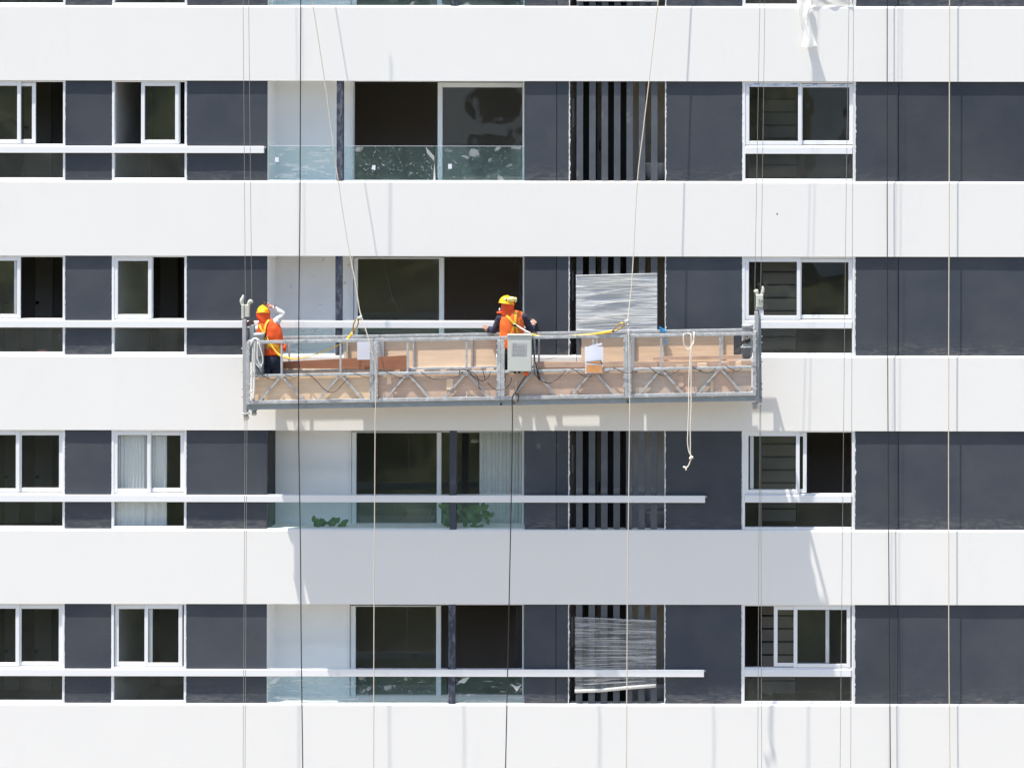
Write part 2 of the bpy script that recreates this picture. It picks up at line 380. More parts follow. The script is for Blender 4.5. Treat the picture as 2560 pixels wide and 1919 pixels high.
def text_mesh(body, size, m, parent, loc, extrude=.0006, align='CENTER'):
    c = bpy.data.curves.new('lettering', 'FONT'); c.body = body; c.size = size; c.extrude = extrude; c.align_x = align
    t = bpy.data.objects.new('tmp', c); COL.objects.link(t)
    dg = bpy.context.evaluated_depsgraph_get(); me = bpy.data.meshes.new_from_object(t.evaluated_get(dg))
    bpy.data.objects.remove(t)
    off = root_of(parent).location
    for v in me.vertices: v.co = Vector((v.co.x, -v.co.z, v.co.y)) + Vector(loc) - off
    me.materials.clear(); me.materials.append(M[m]); o = bpy.data.objects.new('lettering', me); COL.objects.link(o); o.parent = parent
    return o

# ------------------------------------------------------------------ ground and what stands behind the camera (seen in the glass)
GZ = -34.0
def grid(fn, nx, ny):
    vs = [fn(i / nx, j / ny) for j in range(ny + 1) for i in range(nx + 1)]
    fs = [(j * (nx + 1) + i, j * (nx + 1) + i + 1, (j + 1) * (nx + 1) + i + 1, (j + 1) * (nx + 1) + i) for j in range(ny) for i in range(nx)]
    return vs, fs
mb = MB(); mb.quad((-1500, -1500, GZ), (1500, -1500, GZ), (1500, 1500, GZ), (-1500, 1500, GZ)); g = obj('ground', mb, 'ground'); g['kind'] = 'structure'
def hill(u, v):
    x = -260 + 520 * u; y = -66 - 380 * v; dd = -y - 66
    z = GZ + 2 + 24 * min(1, dd / 30) ** .8 + max(0, dd - 55) * .30
    z += 3.5 * mnoise.noise(Vector((x * .05, y * .05, 0))) + 2.6 * mnoise.noise(Vector((x * .21, y * .21, 3))) + 1.4 * mnoise.noise(Vector((x * .6, y * .6, 5)))
    if v == 0: z = GZ - 1
    return (x, y, z)
vs, fs = grid(hill, 260, 190); mb = MB(); mb.add(vs, fs, True); hl = obj('hillside', mb, 'hill'); hl['kind'] = 'structure'
M['tower_w'] = mat('tower_white', (.82, .82, .80), .8); M['tower_d'] = mat('tower_dark', (.05, .052, .055), .5)
for (tx0, tx1, ty, lab) in ((-18.9, -5, -116, 'broad white block with dark strip windows on the wooded hill opposite'), (1.2, 5.2, -124, 'narrow white block with dark strip windows on the wooded hill opposite')):
    tw = thing('tower_block', (tx0, ty, GZ + 10), lab, 'building')
    b = MB(); b.box(tx0, tx1, ty - 12, ty - .8, GZ, 26); obj('core', b, 'tower_d', tw)
    b = MB()
    for k in range(19): b.box(tx0 + 2.2, tx1, ty - .79, ty, GZ + 3.1 * k, GZ + 3.1 * k + 1.0)
    b.box(tx0, tx0 + 2.19, ty - .79, ty + .05, GZ, 27)
    for k in range(1, 5):
        xx = tx0 + 2.2 + (tx1 - tx0 - 2.2) * k / 5; b.box(xx, xx + .5, ty - .7, ty - .1, GZ, 26)
    obj('facade', b, 'tower_w', tw)

# ------------------------------------------------------------------ the apartment building
BLD = thing('apartment_building', (XD(1280), 2.0, GZ), 'white apartment facade with horizontal white bands and dark blue-grey window strips', 'building')
T = [-233.5, 204.0, 641.5, 1077.0, 1511.0]; B = [16.5, 454.0, 889.5, 1324.5, 1760.0]
XL, XR = XD(-520), XD(3050)
def Yo(r, off): return T[r] + off * (B[r] - T[r]) / 250.0
def ZO(r, off, d=0.0): return ZD(Yo(r, off), d)
PW = .046   # wall strip set back from the bands
def band(z0, z1):
    # rounded top lip, extruded along X
    prof = [(0, z0), (0, z1 - .030), (.006, z1 - .012), (.018, z1 - .003), (.034, z1), (.26, z1), (.26, z0)]
    mb = MB(); n = len(prof); segs = 1
    vs = [(x, y, z) for x in (XL, XR) for (y, z) in prof]
    fs = [(k, (k + 1) % n, n + (k + 1) % n, n + k) for k in range(n)] + [tuple(range(n))[::-1], tuple(range(n, 2 * n))]
    mb.add(vs, fs); return obj('parapet_band', mb, 'white', BLD)
edges = [-420] + []
bands = [(T[0] - 190, T[0])] + [(B[i], T[i + 1]) for i in range(4)] + [(B[4], B[4] + 187)]
for (a, b_) in bands: band(ZD(b_), ZD(a))
# plain storeys under the frame down to the ground
k = 0; zb = ZD(B[4] + 187)
mb = MB(); mb.box(XL, XR, .046, .25, GZ, zb - .001); obj('lower_wall', mb, 'dark', BLD)
while zb - 1.72 - 1.3 > GZ:
    zb -= 1.72; mb = MB(); mb.box(XL, XR, 0, .045, zb - 1.3, zb); obj('parapet_band', mb, 'white', BLD); zb -= 1.3
# back and sides; unseen slabs and roof added against direct sun from above
DEP = 9.0
for i in range(6):
    a, b_ = bands[i]
    zt, zl = ZD(a), ZD(b_)
    mb = MB(); mb.box(XL, XR, .262, DEP, zl + .12, zt - .32); obj('floor_slab', mb, 'floor', BLD)
mb = MB(); mb.box(XL, XR, DEP, DEP + .2, GZ, ZD(T[0] - 190)); mb.box(XL - .2, XL - .001, 0, DEP + .2, GZ, ZD(T[0] - 190)); mb.box(XR + .001, XR + .2, 0, DEP + .2, GZ, ZD(T[0] - 190)); obj('outer_wall', mb, 'white', BLD)
mb = MB(); mb.box(XL, XR, .262, DEP, ZD(T[0] - 190) - .1, ZD(T[0] - 190)); obj('roof', mb, 'white', BLD)

def wall_panel(r, x0, x1, m='dark'):
    """dark rendered strip panel, finely gridded so its smears lie near its foot"""
    z0, z1 = ZO(r, 250) - .02, ZO(r, 0) + .02
    X0, X1 = XD(x0, -PW), XD(x1, -PW); nx, nz = max(2, int((X1 - X0) / .12)), 16
    mb = MB(); rs = random.random() * 50
    vs, fs = grid(lambda u, v: (X0 + (X1 - X0) * u, PW + .0035 * mnoise.noise(Vector((X0 + (X1 - X0) * u, v * 3, rs))) * (0 if u in (0, 1) or v in (0, 1) else 1), z0 + (z1 - z0) * v), nx, nz)
    mb.add(vs, fs, True)
    b = .2
    mb.add([(X0, PW, z0), (X1, PW, z0), (X1, b, z0), (X0, b, z0), (X0, PW, z1), (X1, PW, z1), (X1, b, z1), (X0, b, z1)],
           [(0, 3, 2, 1), (4, 5, 6, 7), (1, 2, 6, 5), (2, 3, 7, 6), (3, 0, 4, 7)])
    o = obj('wall_panel', mb, m, BLD)
    at = o.data.color_attributes.new('low', 'FLOAT_COLOR', 'POINT')
    off = root_of(BLD).location
    for i, v in enumerate(o.data.vertices):
        t = (v.co.z + off.z - z0) / (z1 - z0); a = max(0, 1 - t / .16) * .8 + .05 * max(0, 1 - t / .5)
        at.data[i].color = (a, a, a, 1)
    return o
def sealant(r, px, wpx=2.2, o0=0, o1=250, seed=0):
    mb = MB(); rd = random.Random(seed * 31 + r * 7 + int(px)); n = 46; y = PW - .004
    X = XD(px, -PW); vs = []
    for i in range(n + 1):
        z = ZO(r, o0 + (o1 - o0) * i / n)
        a = wpx * (.35 + .5 * rd.random()) / PPM; b = wpx * (.25 + .8 * rd.random() ** 2) / PPM
        if rd.random() < .05 and wpx > 2: b += 2.4 / PPM
        vs += [(X - a, y, z), (X + b, y, z), (X + b, y + .01, z), (X - a, y + .01, z)]
    fs = []
    for i in range(n):
        q = i * 4; fs += [(q, q + 1, q + 5, q + 4), (q + 1, q + 2, q + 6, q + 5), (q + 3, q, q + 4, q + 7)]
    mb.add(vs, fs); return obj('sealant_bead', mb, 'seal', BLD)

def ring(mb, x0, x1, z0, z1, w, y0, y1, wt=None, wb=None, wr=None):
    wt = w if wt is None else wt; wb = w if wb is None else wb; wr = w if wr is None else wr
    mb.bev(x0, x0 + w, y0, y1, z0, z1, .005); mb.bev(x1 - wr, x1, y0, y1, z0, z1, .005)
    mb.bev(x0 + w + .0005, x1 - wr - .0005, y0 + .002, y1, z1 - wt, z1, .004); mb.bev(x0 + w + .0005, x1 - wr - .0005, y0 + .002, y1, z0, z0 + wb, .004)
def room(r, x0, x1, dep, mwall='darkroom', left=None, mback=None, y0=.2, shiftl=0):
    X0, X1 = XD(x0, -.1), XD(x1, -.1)
    z1 = ZO(r, 0) + .12; z0 = ZO(r, 250) - .30
    mb = MB(); mb.quad((X0, dep, z0), (X1, dep, z0), (X1, dep, z1), (X0, dep, z1)); obj('room_back_wall', mb, mback or mwall, BLD)
    mb = MB(); mb.quad((X1, y0, z0), (X1, dep, z0), (X1, dep, z1), (X1, y0, z1)); mb.quad((X0, y0, z1), (X1, y0, z1), (X1, dep, z1), (X0, dep, z1)); obj('room_ceiling', mb, mwall, BLD)
    mb = MB(); mb.quad((X0, y0, z0), (X1, y0, z0), (X1, dep, z0), (X0, dep, z0)); obj('room_floor', mb, 'floor', BLD)
    mb = MB(); mb.quad((X0, y0, z0), (X0, dep, z0), (X0, dep, z1), (X0, y0, z1)); obj('room_side_wall', mb, left or mwall, BLD)
    # lintel and sill linings behind the bands
    mb = MB(); mb.quad((X0, .261, z0), (X1, .261, z0), (X1, .2605, ZO(r, 250)), (X0, .2605, ZO(r, 250))); obj('room_parapet_lining', mb, mwall, BLD)

def window(r, x0, x1, sashes, tape=False, jamb=5.5, transom=True, glassm='glass', upper_frame_right=None):
    X0, X1 = XD(x0, -.04), XD(x1, -.04); J = jamb / PPM
    mb = MB(); y0, y1 = .038, .15
    zt, zb_, zc0, zc1 = ZO(r, 0.5), ZO(r, 250) + .001, ZO(r, 163.5), ZO(r, 181)
    zm = ZO(r, 160.5)
    mb.bev(X0, X0 + J, y0, y1, zb_, zt, .005); mb.bev(X1 - J, X1, y0, y1, zb_, zt, .005)
    a, b = X0 + J + .0004, X1 - J - .0004
    mb.bev(a, b, y0 + .001, y1, ZO(r, 4.0), zt, .004)
    mb.bev(a, b, y0 - .012 if transom == 2 else y0 + .001, y1, zc1, zc0, .006)
    mb.bev(a, b, y0 + .012, y1, zc0 + .0005, ZO(r, 159.5), .003)
    mb.bev(a, b, y0 + .001, y1, zb_, ZO(r, 243.5), .005)
    fr = obj('window', mb, 'pvc', BLD)
    # lower fixed pane
    mb = MB(); mb.box(a - .002, b + .002, .07, .078, ZO(r, 244), ZO(r, 180.5)); obj('lower_pane', mb, 'glass_dirt_haze' if r != 3 else 'glass', fr)
    mb = MB(); mb.box(a, b, .0595, .069, ZO(r, 183), ZO(r, 181)); mb.box(a, b, .0595, .069, ZO(r, 243.5), ZO(r, 242.4)); obj('gasket', mb, 'gasket', fr)
    for (sa, sb, tr, hasg) in sashes:
        ys = .046 + tr * .032
        A, Bx = XD(sa, -ys), XD(sb, -ys)
        z1, z0 = ZO(r, 4.3 + tr * 1.2), ZO(r, 158.6 - tr * 1.2)
        s = MB(); ring(s, A, Bx, z0, z1, 9.3 / PPM, ys, ys + .029)
        so_ = obj('sash', s, 'pvc', fr)
        w_ = 9.3 / PPM
        g_ = MB(); g_.box(A + w_ - .004, Bx - w_ + .004, ys + .014, ys + .019, z0 + w_ - .004, z1 - w_ + .004); obj('pane', g_, 'glass', fr)
        k_ = MB(); ring(k_, A + w_, Bx - w_, z0 + w_, z1 - w_, .007, ys + .007, ys + .0135); obj('gasket', k_, 'gasket', fr)
        if tape:
            zt_ = z1 - .004; hh = .056
            t_ = MB(); t_.box(A + .002, Bx - .002, ys - .0035, ys - .001, zt_ - hh, zt_); to = obj('protective_tape', t_, 'tape', fr)
            nrep = max(1, int((Bx - A) / .32)); 
            for q in range(nrep):
                xx = A + (q + .6) * (Bx - A) / nrep
                text_mesh('HPO', .052, 'bluetape', fr, (xx, ys - .005, zt_ - .030 - .014 * (q % 2)))
                q_ = MB(); q_.box(xx + .085, xx + .090, ys - .0055, ys - .0037, zt_ - .052, zt_ - .006)
                for kk in range(5): q_.box(xx - .16 + kk * .018, xx - .148 + kk * .018, ys - .0055, ys - .0037, zt_ - .036, zt_ - .028 + .003 * (kk % 2))
                obj('tape_print', q_, 'bluetape', fr)
    return fr

COLA = (-118, 163); COLB = (281, 467); COLC = (1858, 2137)
A_S = {0: [(-108, 42, 0, 1), (40, 158, 1, 1)], 1: [(-60, 52, 0, 1), (-20, 89, 1, 1)], 2: [(-60, 52, 0, 1), (-63, 45, 1, 1)], 3: [(-108, 50, 0, 1), (46, 158, 1, 1)], 4: [(-108, 50, 0, 1), (46, 158, 1, 1)]}
B_S = {0: [(286, 380, 0, 1), (371, 461, 1, 1)], 1: [(352.5, 447, 0, 1), (354, 450, 1, 1)], 2: [(286, 380, 0, 1), (288, 383, 1, 1)], 3: [(286, 378, 0, 1), (371, 461.5, 1, 1)], 4: [(363, 457.5, 0, 1), (289.5, 383, 1, 1)]}
C_S = {0: [(1864, 2003, 0, 1), (1998, 2132, 1, 1)], 1: [(1864, 2004.5, 0, 1), (1997, 2132.5, 1, 1)], 2: [(1863.5, 2002, 0, 1), (1995, 2131, 1, 1)], 3: [(1863, 2000.5, 0, 1), (1876, 2018, 1, 1)], 4: [(1986, 2128, 0, 1), (1936.5, 2075, 1, 1)]}
wins = {}
for r in range(5):
    wins['A', r] = window(r, *COLA, A_S[r]); wins['B', r] = window(r, *COLB, B_S[r], tape=False)
    wins['C', r] = window(r, *COLC, C_S[r], tape=(r == 1), transom=2)
    for (a, b) in ((-520, -118), (163, 281), (467, 668), (1313, 1391), (1392.6, 1423), (1664, 1858), (2137, 2246), (2247.4, 3050)):
        wall_panel(r, a, b)
    mb = MB(); mb.box(XD(1390, -PW), XD(1393.5, -PW), .075, .19, ZO(r, 250), ZO(r, 0)); mb.box(XD(2245, -PW), XD(2248.4, -PW), .075, .19, ZO(r, 250), ZO(r, 0)); obj('joint_filler', mb, 'blackwall', BLD)
    for px in (1423.5, 1664, 1857, 2138.3): sealant(r, px, 2.2, 0, 250, seed=3)
    for px in (163, 281, 467): sealant(r, px, 1.2, 0, 250)
    # rooms behind the windows
    room(r, -260, 200, 2.6, 'darkroom'); room(r, 279, 560, 3.0, 'darkroom', left='white_in', mback='darkroom')
    room(r, 1850, 2300, 2.4, 'darkroom', mback='brownroom')
    for (pa_, pb_, dd) in (((88, 132, 2.55), (12, 50, 2.55)) if r != 1 else ((60, 128, 2.55),)):
        zf_, zc_ = ZO(r, 250) - .3, ZO(r, 250) + 1.75
        mb = MB(); mb.bev(XD(pa_, -dd), XD(pb_, -dd), dd, dd + .04, zf_, zc_ + .2, .01); dl_ = obj('interior_door', mb, 'rdoor', BLD)
        mb = MB(); mb.cyl((XD(pa_ + 7, -dd), dd - .03, ZO(r, 118, -dd)), (0, 1, 0), .03, .05, 12); obj('door_knob', mb, 'black', dl_)
    if r in (2, 4):
        dd = 2.9; mb = MB(); mb.bev(XD(400, -dd), XD(446, -dd), dd, dd + .04, ZO(r, 250) - .3, ZO(r, 2), .01); obj('interior_door', mb, 'rdoor', BLD)
# white horizontal rails
RB = {0: 1335, 1: 660, 2: 1338, 3: 1764, 4: 1762}
for r, xe in RB.items():
    mb = MB(); mb.bev(XL, XD(xe, 0.01), -.016, .034, ZO(r, 181), ZO(r, 163.7), .004)
    hb = obj('horizontal_rail', mb, 'alu', BLD)
    mb = MB(); mb.box(XD(xe) + .0006, XD(xe) + .030, .008, .046, ZO(r, 169), ZO(r, 164.5)); obj('end_bracket', mb, 'steel', hb)

# ------------------------------------------------------------------ recessed balconies
RD = .76
def xb(px): return XD(px, -RD)
balc = {
 0: dict(post=(1128, 1143), panes=[(672, 893), (895, 1126), (1145, 1311)], film=['film_str', 'film_bub', 'film_bub'], door=(893, 1104, 'g', 1104, 1300)),
 1: dict(post=(841, 857), panes=[(671, 838.5), (859, 1085), (1087, 1312)], film=['film_str', 'film_bub', 'film_bub']),
 2: dict(post=(838.5, 854.5), panes=[(671, 836), (857, 1090), (1093, 1312)], film=['film_str', 'film_bub', 'film_bub']),
 3: dict(post=(1125, 1141), panes=[(669, 896), (898, 1123), (1143, 1311)], film=[None, None, None]),
 4: dict(post=(1122.5, 1139), panes=[(672, 894), (896, 1120.5), (1141, 1311)], film=['film_str', 'film_bub', 'film_str'])}
for r in range(5):
    bd = balc[r]; z1 = ZO(r, 0) + .01; z0 = ZO(r, 250) - .02
    X0, X1 = XD(668, 0), XD(1313, 0)
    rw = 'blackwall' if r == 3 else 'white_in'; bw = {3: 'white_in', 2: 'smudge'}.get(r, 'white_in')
    mb = MB(); mb.box(X0 - .1, X0 - .0, .2, RD, z0, z1); mb.box(X0 - .002, X0 + .0, PW + .0, .2, z0 + .02, z1 - .02) if r != 3 else None
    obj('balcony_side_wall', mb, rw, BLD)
    mb = MB(); mb.box(X1 + .0, X1 + .1, .2, RD + .3, z0, z1); obj('balcony_side_wall', mb, 'white_in', BLD)
    mb = MB(); mb.box(X0 - .1, X1 + .1, .262, RD + .12, z0 - .12, z0); obj('balcony_floor', mb, 'white_in', BLD)
    mb = MB(); mb.box(X0 - .1, X1 + .1, .262, RD + .12, z1, z1 + .12); obj('balcony_ceiling', mb, 'white_in', BLD)
    dl = {1: 876, 2: 877, 3: 873, 4: 870, 0: 870}[r]
    mb = MB(); mb.box(X0 - .1, xb(dl), RD, RD + .12, z0, z1); obj('balcony_back_wall', mb, bw, BLD)
    # sliding door
    df = MB(); y0, y1 = RD + .0, RD + .1
    fl, fr_ = xb(dl) + .0008, xb(1311)
    df.bev(fl, fl + 6.5 / PPM, y0 - .02, y1, z0, z1, .004); df.box(fl + 6.5 / PPM + .0005, fl + 8.5 / PPM, y0 + .03, y1, z0, z1)
    df.bev(fr_ - 3.5 / PPM, fr_, y0 - .01, y1, z0, z1, .004)
    df.box(fl + .06, fr_ - .03, y0 + .02, y1, ZO(r, 2.2, -RD), z1 + .0)
    dr = obj('sliding_door', df, 'pvc', BLD)
    def dsash(a, b, tr, gl=True, top=12, wl=12, wr=5):
        ys = RD + .0 + tr * .045; A, Bx = xb(a), xb(b)
        s = MB(); ring(s, A, Bx, z0 - .1, ZO(r, 4, -RD), wl / PPM, ys, ys + .04, wt=top / PPM, wb=.08, wr=wr / PPM); obj('sash', s, 'pvc', dr)
        g_ = MB(); g_.box(A + wl / PPM, Bx - wr / PPM, ys + .016, ys + .022, z0 - .02, ZO(r, 4, -RD) - top / PPM); obj('pane', g_, 'glass', dr)
    if r == 1: dsash(1094, 1311, 0)
    elif r == 2: dsash(886, 1110.5, 0, wl=9, wr=12.5, top=3)
    elif r == 3: dsash(880, 1104, 0, wl=12, wr=11, top=2); dsash(1096, 1309, 1, wl=8, wr=4, top=2)
    else: dsash(879, 1104, 0, wl=12, wr=12, top=2)
    # living room behind
    dep = 3.9; XA, XB = xb(700), xb(1600) if r in (1, 2) else xb(1311)
    zc, zf = z1 + .1, z0 - .25
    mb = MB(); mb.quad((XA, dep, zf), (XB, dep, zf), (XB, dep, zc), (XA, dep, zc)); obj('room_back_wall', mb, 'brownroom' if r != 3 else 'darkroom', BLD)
    mb = MB(); mb.quad((XA, RD + .12, zf), (XA, dep, zf), (XA, dep, zc), (XA, RD + .12, zc)); mb.quad((XB, RD + .12, zf), (XB, dep, zf), (XB, dep, zc), (XB, RD + .12, zc)); obj('room_side_wall', mb, 'darkroom', BLD)
    mb = MB(); mb.quad((XA, RD + .12, zc), (XB, RD + .12, zc), (XB, dep, zc), (XA, dep, zc)); obj('room_ceiling', mb, 'brownroom', BLD)
    mb = MB(); mb.quad((XA, RD + .12, zf), (XB, RD + .12, zf), (XB, dep, zf), (XA, dep, zf)); obj('room_floor', mb, 'floor', BLD)
    if r in (2, 4, 0):
        mb = MB(); mb.box(xb(1294 if r == 2 else 1289), xb(1311) - .03, RD + .14, RD + .2, zf, zc); obj('door_leaf_edge', mb, 'blackwall', BLD)
    # post
    pa, pb = bd['post']
    mb = MB(); mb.bev(XD(pa), XD(pb), .012, .13, ZO(r, 250) + .001, ZO(r, 0) - .001, .006); obj('balcony_post', mb, 'post' if r == 3 else 'post_wrap', BLD)
    # balustrade
    for q, ((a, b), fm) in enumerate(zip(bd['panes'], bd['film'])):
        yg = .062
        mb = MB(); mb.box(XD(a, -yg), XD(b, -yg), yg, yg + .012, ZO(r, 250) - .01, ZO(r, 163.5)); pn = obj('balustrade_pane', mb, 'glass_green', BLD)
        mb = MB(); mb.box(XD(a, -yg), XD(b, -yg), yg - .0005, yg + .0125, ZO(r, 163.4), ZO(r, 162.6)); obj('pane_edge', mb, 'tape', pn)
        mb = MB(); mb.box(XD(a, -yg), XD(b, -yg), yg - .012, yg - .002, ZO(r, 250) - .01, ZO(r, 248.4)); obj('pane_base_seal', mb, 'seal', pn)
        if fm:
            rs = random.random() * 30; ya = yg - .006
            vs, fs = grid(lambda u, v: (XD(a + 1 + (b - a - 2) * u, -ya), ya - .004 * abs(mnoise.noise(Vector((u * 7, v * 3, rs)))), ZO(r, 249 - 84 * v)), 30, 12)
            mb = MB(); mb.add(vs, fs, True); fo = obj('plastic_film', mb, fm, pn)
    if r == 1:
        for (sx, sy) in ((692, 400), (1125, 417)):
            mb = MB(); p = W(sx, sy, -.05); mb.box(p.x - .032, p.x + .032, .047, .049, p.z - .042, p.z + .042); obj('sticker', mb, 'paper', BLD)
        p = W(934, 420, -.05); mb = MB(); mb.add([(p.x - .036, .048, p.z - .03), (p.x + .028, .048, p.z - .045), (p.x + .033, .048, p.z + .042), (p.x - .022, .048, p.z + .040)], [(0, 1, 2, 3)]); obj('sticker', mb, 'paper', BLD)
        # peeled corner of the film
        P = [W(1064, 368, -.03), W(1086, 392, -.01), W(1086, 405, -.04), W(1068, 384, -.05), W(1083, 452, -.05), W(1089, 452, -.04)]
        mb = MB(); mb.add(P, [(0, 3, 1), (3, 2, 1), (2, 4, 5)]); obj('peeled_film', mb, 'bag', BLD)
    if r == 4:
        for (a1, b1) in (((671, 1710), (703, 1692)), ((1143, 1706), (1175, 1692)), ((1276, 1708), (1304, 1712))):
            P = [W(a1[0], a1[1], -.03), W((a1[0] + b1[0]) / 2 + 2, b1[1] + 16, -.02), W(b1[0], b1[1], -.04), W(a1[0] + 14, b1[1] + 4, -.03)]
            mb = MB(); mb.add(P, [(0, 1, 3), (1, 2, 3)]); obj('peeled_film', mb, 'bag', BLD)

# ------------------------------------------------------------------ utility balconies behind vertical slats
for r in range(5):
    X0, X1 = XD(1423), XD(1664); ZT, ZB_ = ZO(r, 0) + .01, ZO(r, 250) - .02; dep = 1.35
    mb = MB(); mb.box(X0 - .1, X0, .2, dep, ZB_, ZT); obj('utility_side_wall', mb, 'greywall', BLD)
    mb = MB(); mb.box(X1, X1 + .1, .2, dep, ZB_, ZT); obj('utility_side_wall', mb, 'beige', BLD)
    mb = MB(); mb.box(X0 - .1, X1 + .1, .262, dep, ZB_ - .4, ZB_ - .3); obj('utility_floor', mb, 'greywall', BLD)
    mb = MB(); mb.box(X0 - .1, X1 + .1, .262, dep, ZT, ZT + .1); obj('utility_ceiling', mb, 'greywall', BLD)
    xs = XD(1577 if r in (1, 2, 4) else 1575, -dep)
    mb = MB(); mb.box(xs, X1 + .4, dep, dep + .1, ZB_ - .3, ZT); obj('utility_back_wall', mb, 'beige' if r != 3 else 'white_in', BLD)
    mb = MB(); mb.box(X0 - .2, xs - .001, dep + .02, dep + .1, ZB_ - .3, ZT); obj('utility_back_wall', mb, 'darkroom', BLD)
    # dark door standing in the recess
    mb = MB(); mb.bev(XD(1452, -1.3), XD(1492, -1.3), 1.30, 1.35, ZB_ - .3, ZT - .08); d_ = obj('utility_door', mb, 'blackwall', BLD)
    mb = MB(); mb.bev(XD(1510, -1.3), XD(1576, -1.3), 1.30, 1.35, ZB_ - .3, ZT - .08); d2 = obj('utility_door', mb, 'blackwall', BLD)
    pz = ZO(r, 170); mb = MB(); mb.tube([(XD(1500, -1.28), 1.26, pz + .1), (XD(1500, -1.28), 1.26, pz - .08)], .012, 8); obj('door_handle', mb, 'black', d2)
    # oval intake grille on the left cheek
    mb = MB(); mb.bev(X0 + .001, X0 + .03, .45, .62, ZO(r, 118), ZO(r, 44)); obj('wall_unit', mb, 'steel', BLD)
    for q, px in enumerate((1441.5, 1473, 1504, 1535, 1566.3, 1597.3, 1628)):
        mb = MB(); mb.bev(XD(px, -PW), XD(px + 16, -PW), .048, .085, ZO(r, 250) + .002, ZO(r, 0) - .002, .003); obj('vertical_slat', mb, 'slat', BLD)

GRP_SINK = 'laundry sinks on the utility balconies'
def sink(r, lab, tap=True):
    x0, x1 = XD(1608, -.7), XD(1660, -.7); zt = ZO(r, 204, -.7)
    s = thing('laundry_sink', ((x0 + x1) / 2, .85, ZO(r, 250) - .3), lab, 'sink', GRP_SINK)
    cx, cy = (x0 + x1) / 2 + .06, .85
    mb = MB(); secs = []
    for (z, a, b) in ((zt - .34, .13, .13), (zt - .25, .19, .19), (zt - .12, .235, .22), (zt - .03, .245, .23), (zt, .26, .24)):
        secs.append(((cx, cy, z), a, b))
    mb.loft(secs, 18); obj('basin', mb, 'ceramic', s)
    mb = MB(); mb.tube([(cx, cy, zt - .34), (cx, cy, ZO(r, 250) - .3)], [.07, .09], 12); obj('pedestal', mb, 'ceramic', s)
    if tap:
        p = [(cx - .03, cy + .16, zt + .03), (cx - .03, cy + .15, zt + .2), (cx - .05, cy + .1, zt + .33), (cx - .11, cy + .02, zt + .36), (cx - .17, cy - .03, zt + .33)]
        mb = MB(); mb.tube(smooth_pts(p, 5), .013, 8); mb.ell((cx - .03, cy + .12, zt + .05), .05, .04, .025); obj('tap', mb, 'chrome', s)
sink(1, 'white laundry sink with chrome tap behind the slats on the topmost full storey')
sink(3, 'white laundry sink behind the slats in the shade under the platform', False)
sink(4, 'white laundry sink half hidden by wrapped slats on the lowest storey')

# stretch wrap sheets tied over the slats
def wrap_sheet(P4, m, lab, n=(36, 26), amp=.018, droop=0):
    a, b, c, d_ = P4; rs = random.random() * 40
    def f(u, v):
        p = (a * (1 - u) + b * u) * (1 - v) + (d_ * (1 - u) + c * u) * v
        wr = mnoise.noise(Vector((u * 1.2, v * 16 + u * 2.0, rs)))
        return p + Vector((0, -amp * abs(wr), .004 * wr))
    vs, fs = grid(f, *n); mb = MB(); mb.add(vs, fs, True)
    # rolled hems top and bottom
    mb.tube([p + Vector((0, -.01, 0)) for p in (a, (a + b) / 2, b)], .012, 6); mb.tube([p + Vector((0, -.01, 0)) for p in (d_, (c + d_) / 2, c)], .014, 6)
    o = obj('plastic_sheet', mb, m)
    pm = MB(); rd = random.Random(len(lab))
    for q in range(26):
        v0 = rd.uniform(.04, .97); fan = rd.uniform(-.02, .05) + (.22 * math.sin((1 - v0) * 3.1) if m == 'wrap_thick' and v0 > .35 else 0); u0, u1 = rd.uniform(0, .25), rd.uniform(.6, 1)
        pts = []
        for k in range(9):
            u = u0 + (u1 - u0) * k / 8; v = min(.99, max(.01, v0 - fan * u * (1 - .35 * u)))
            p = (a * (1 - u) + b * u) * (1 - v) + (d_ * (1 - u) + c * u) * v; pts.append(p + Vector((0, -amp - .004, 0)))
        pm.tube(pts, smooth_r([.0008, .0030, .0036, .0030, .0008], 2), 5)
    po_ = obj('film_pleats', pm, 'bag', o); po_['kind'] = 'stuff'
    tag(o, lab, 'plastic sheet', 'stretch wrap sheets tied over the slats'); return o
wrap_sheet([W(1440, 690, -.02), W(1643, 685, -.02), W(1643, 825, -.02), W(1440, 826, -.02)], 'wrap_thick', 'opaque creased stretch wrap over the slats just behind the platform rail')
wrap_sheet([W(1437, 1543, -.02), W(1640, 1552, -.02), W(1640, 1714, -.02), W(1437, 1730, -.02)], 'wrap_thin', 'see-through stretch wrap with torn holes and slanting lower hem over the slats')
wrap_sheet([W(1442, -150, -.02), W(1646, -150, -.02), W(1646, 4, -.02), W(1442, 3, -.02)], 'wrap_thick', 'stretch wrap over the slats cut off by the top of the photo')
mb = MB(); mb.tube([W(1437, 1728, .0), W(1500, 1726, .0), W(1570, 1719, .0), W(1640, 1714, .0)], .03, 8, flat=.5); o = obj('loose_film_hem', mb, 'bag'); tag(o, 'rolled white film edge slanting across the lowest slats', 'plastic film')

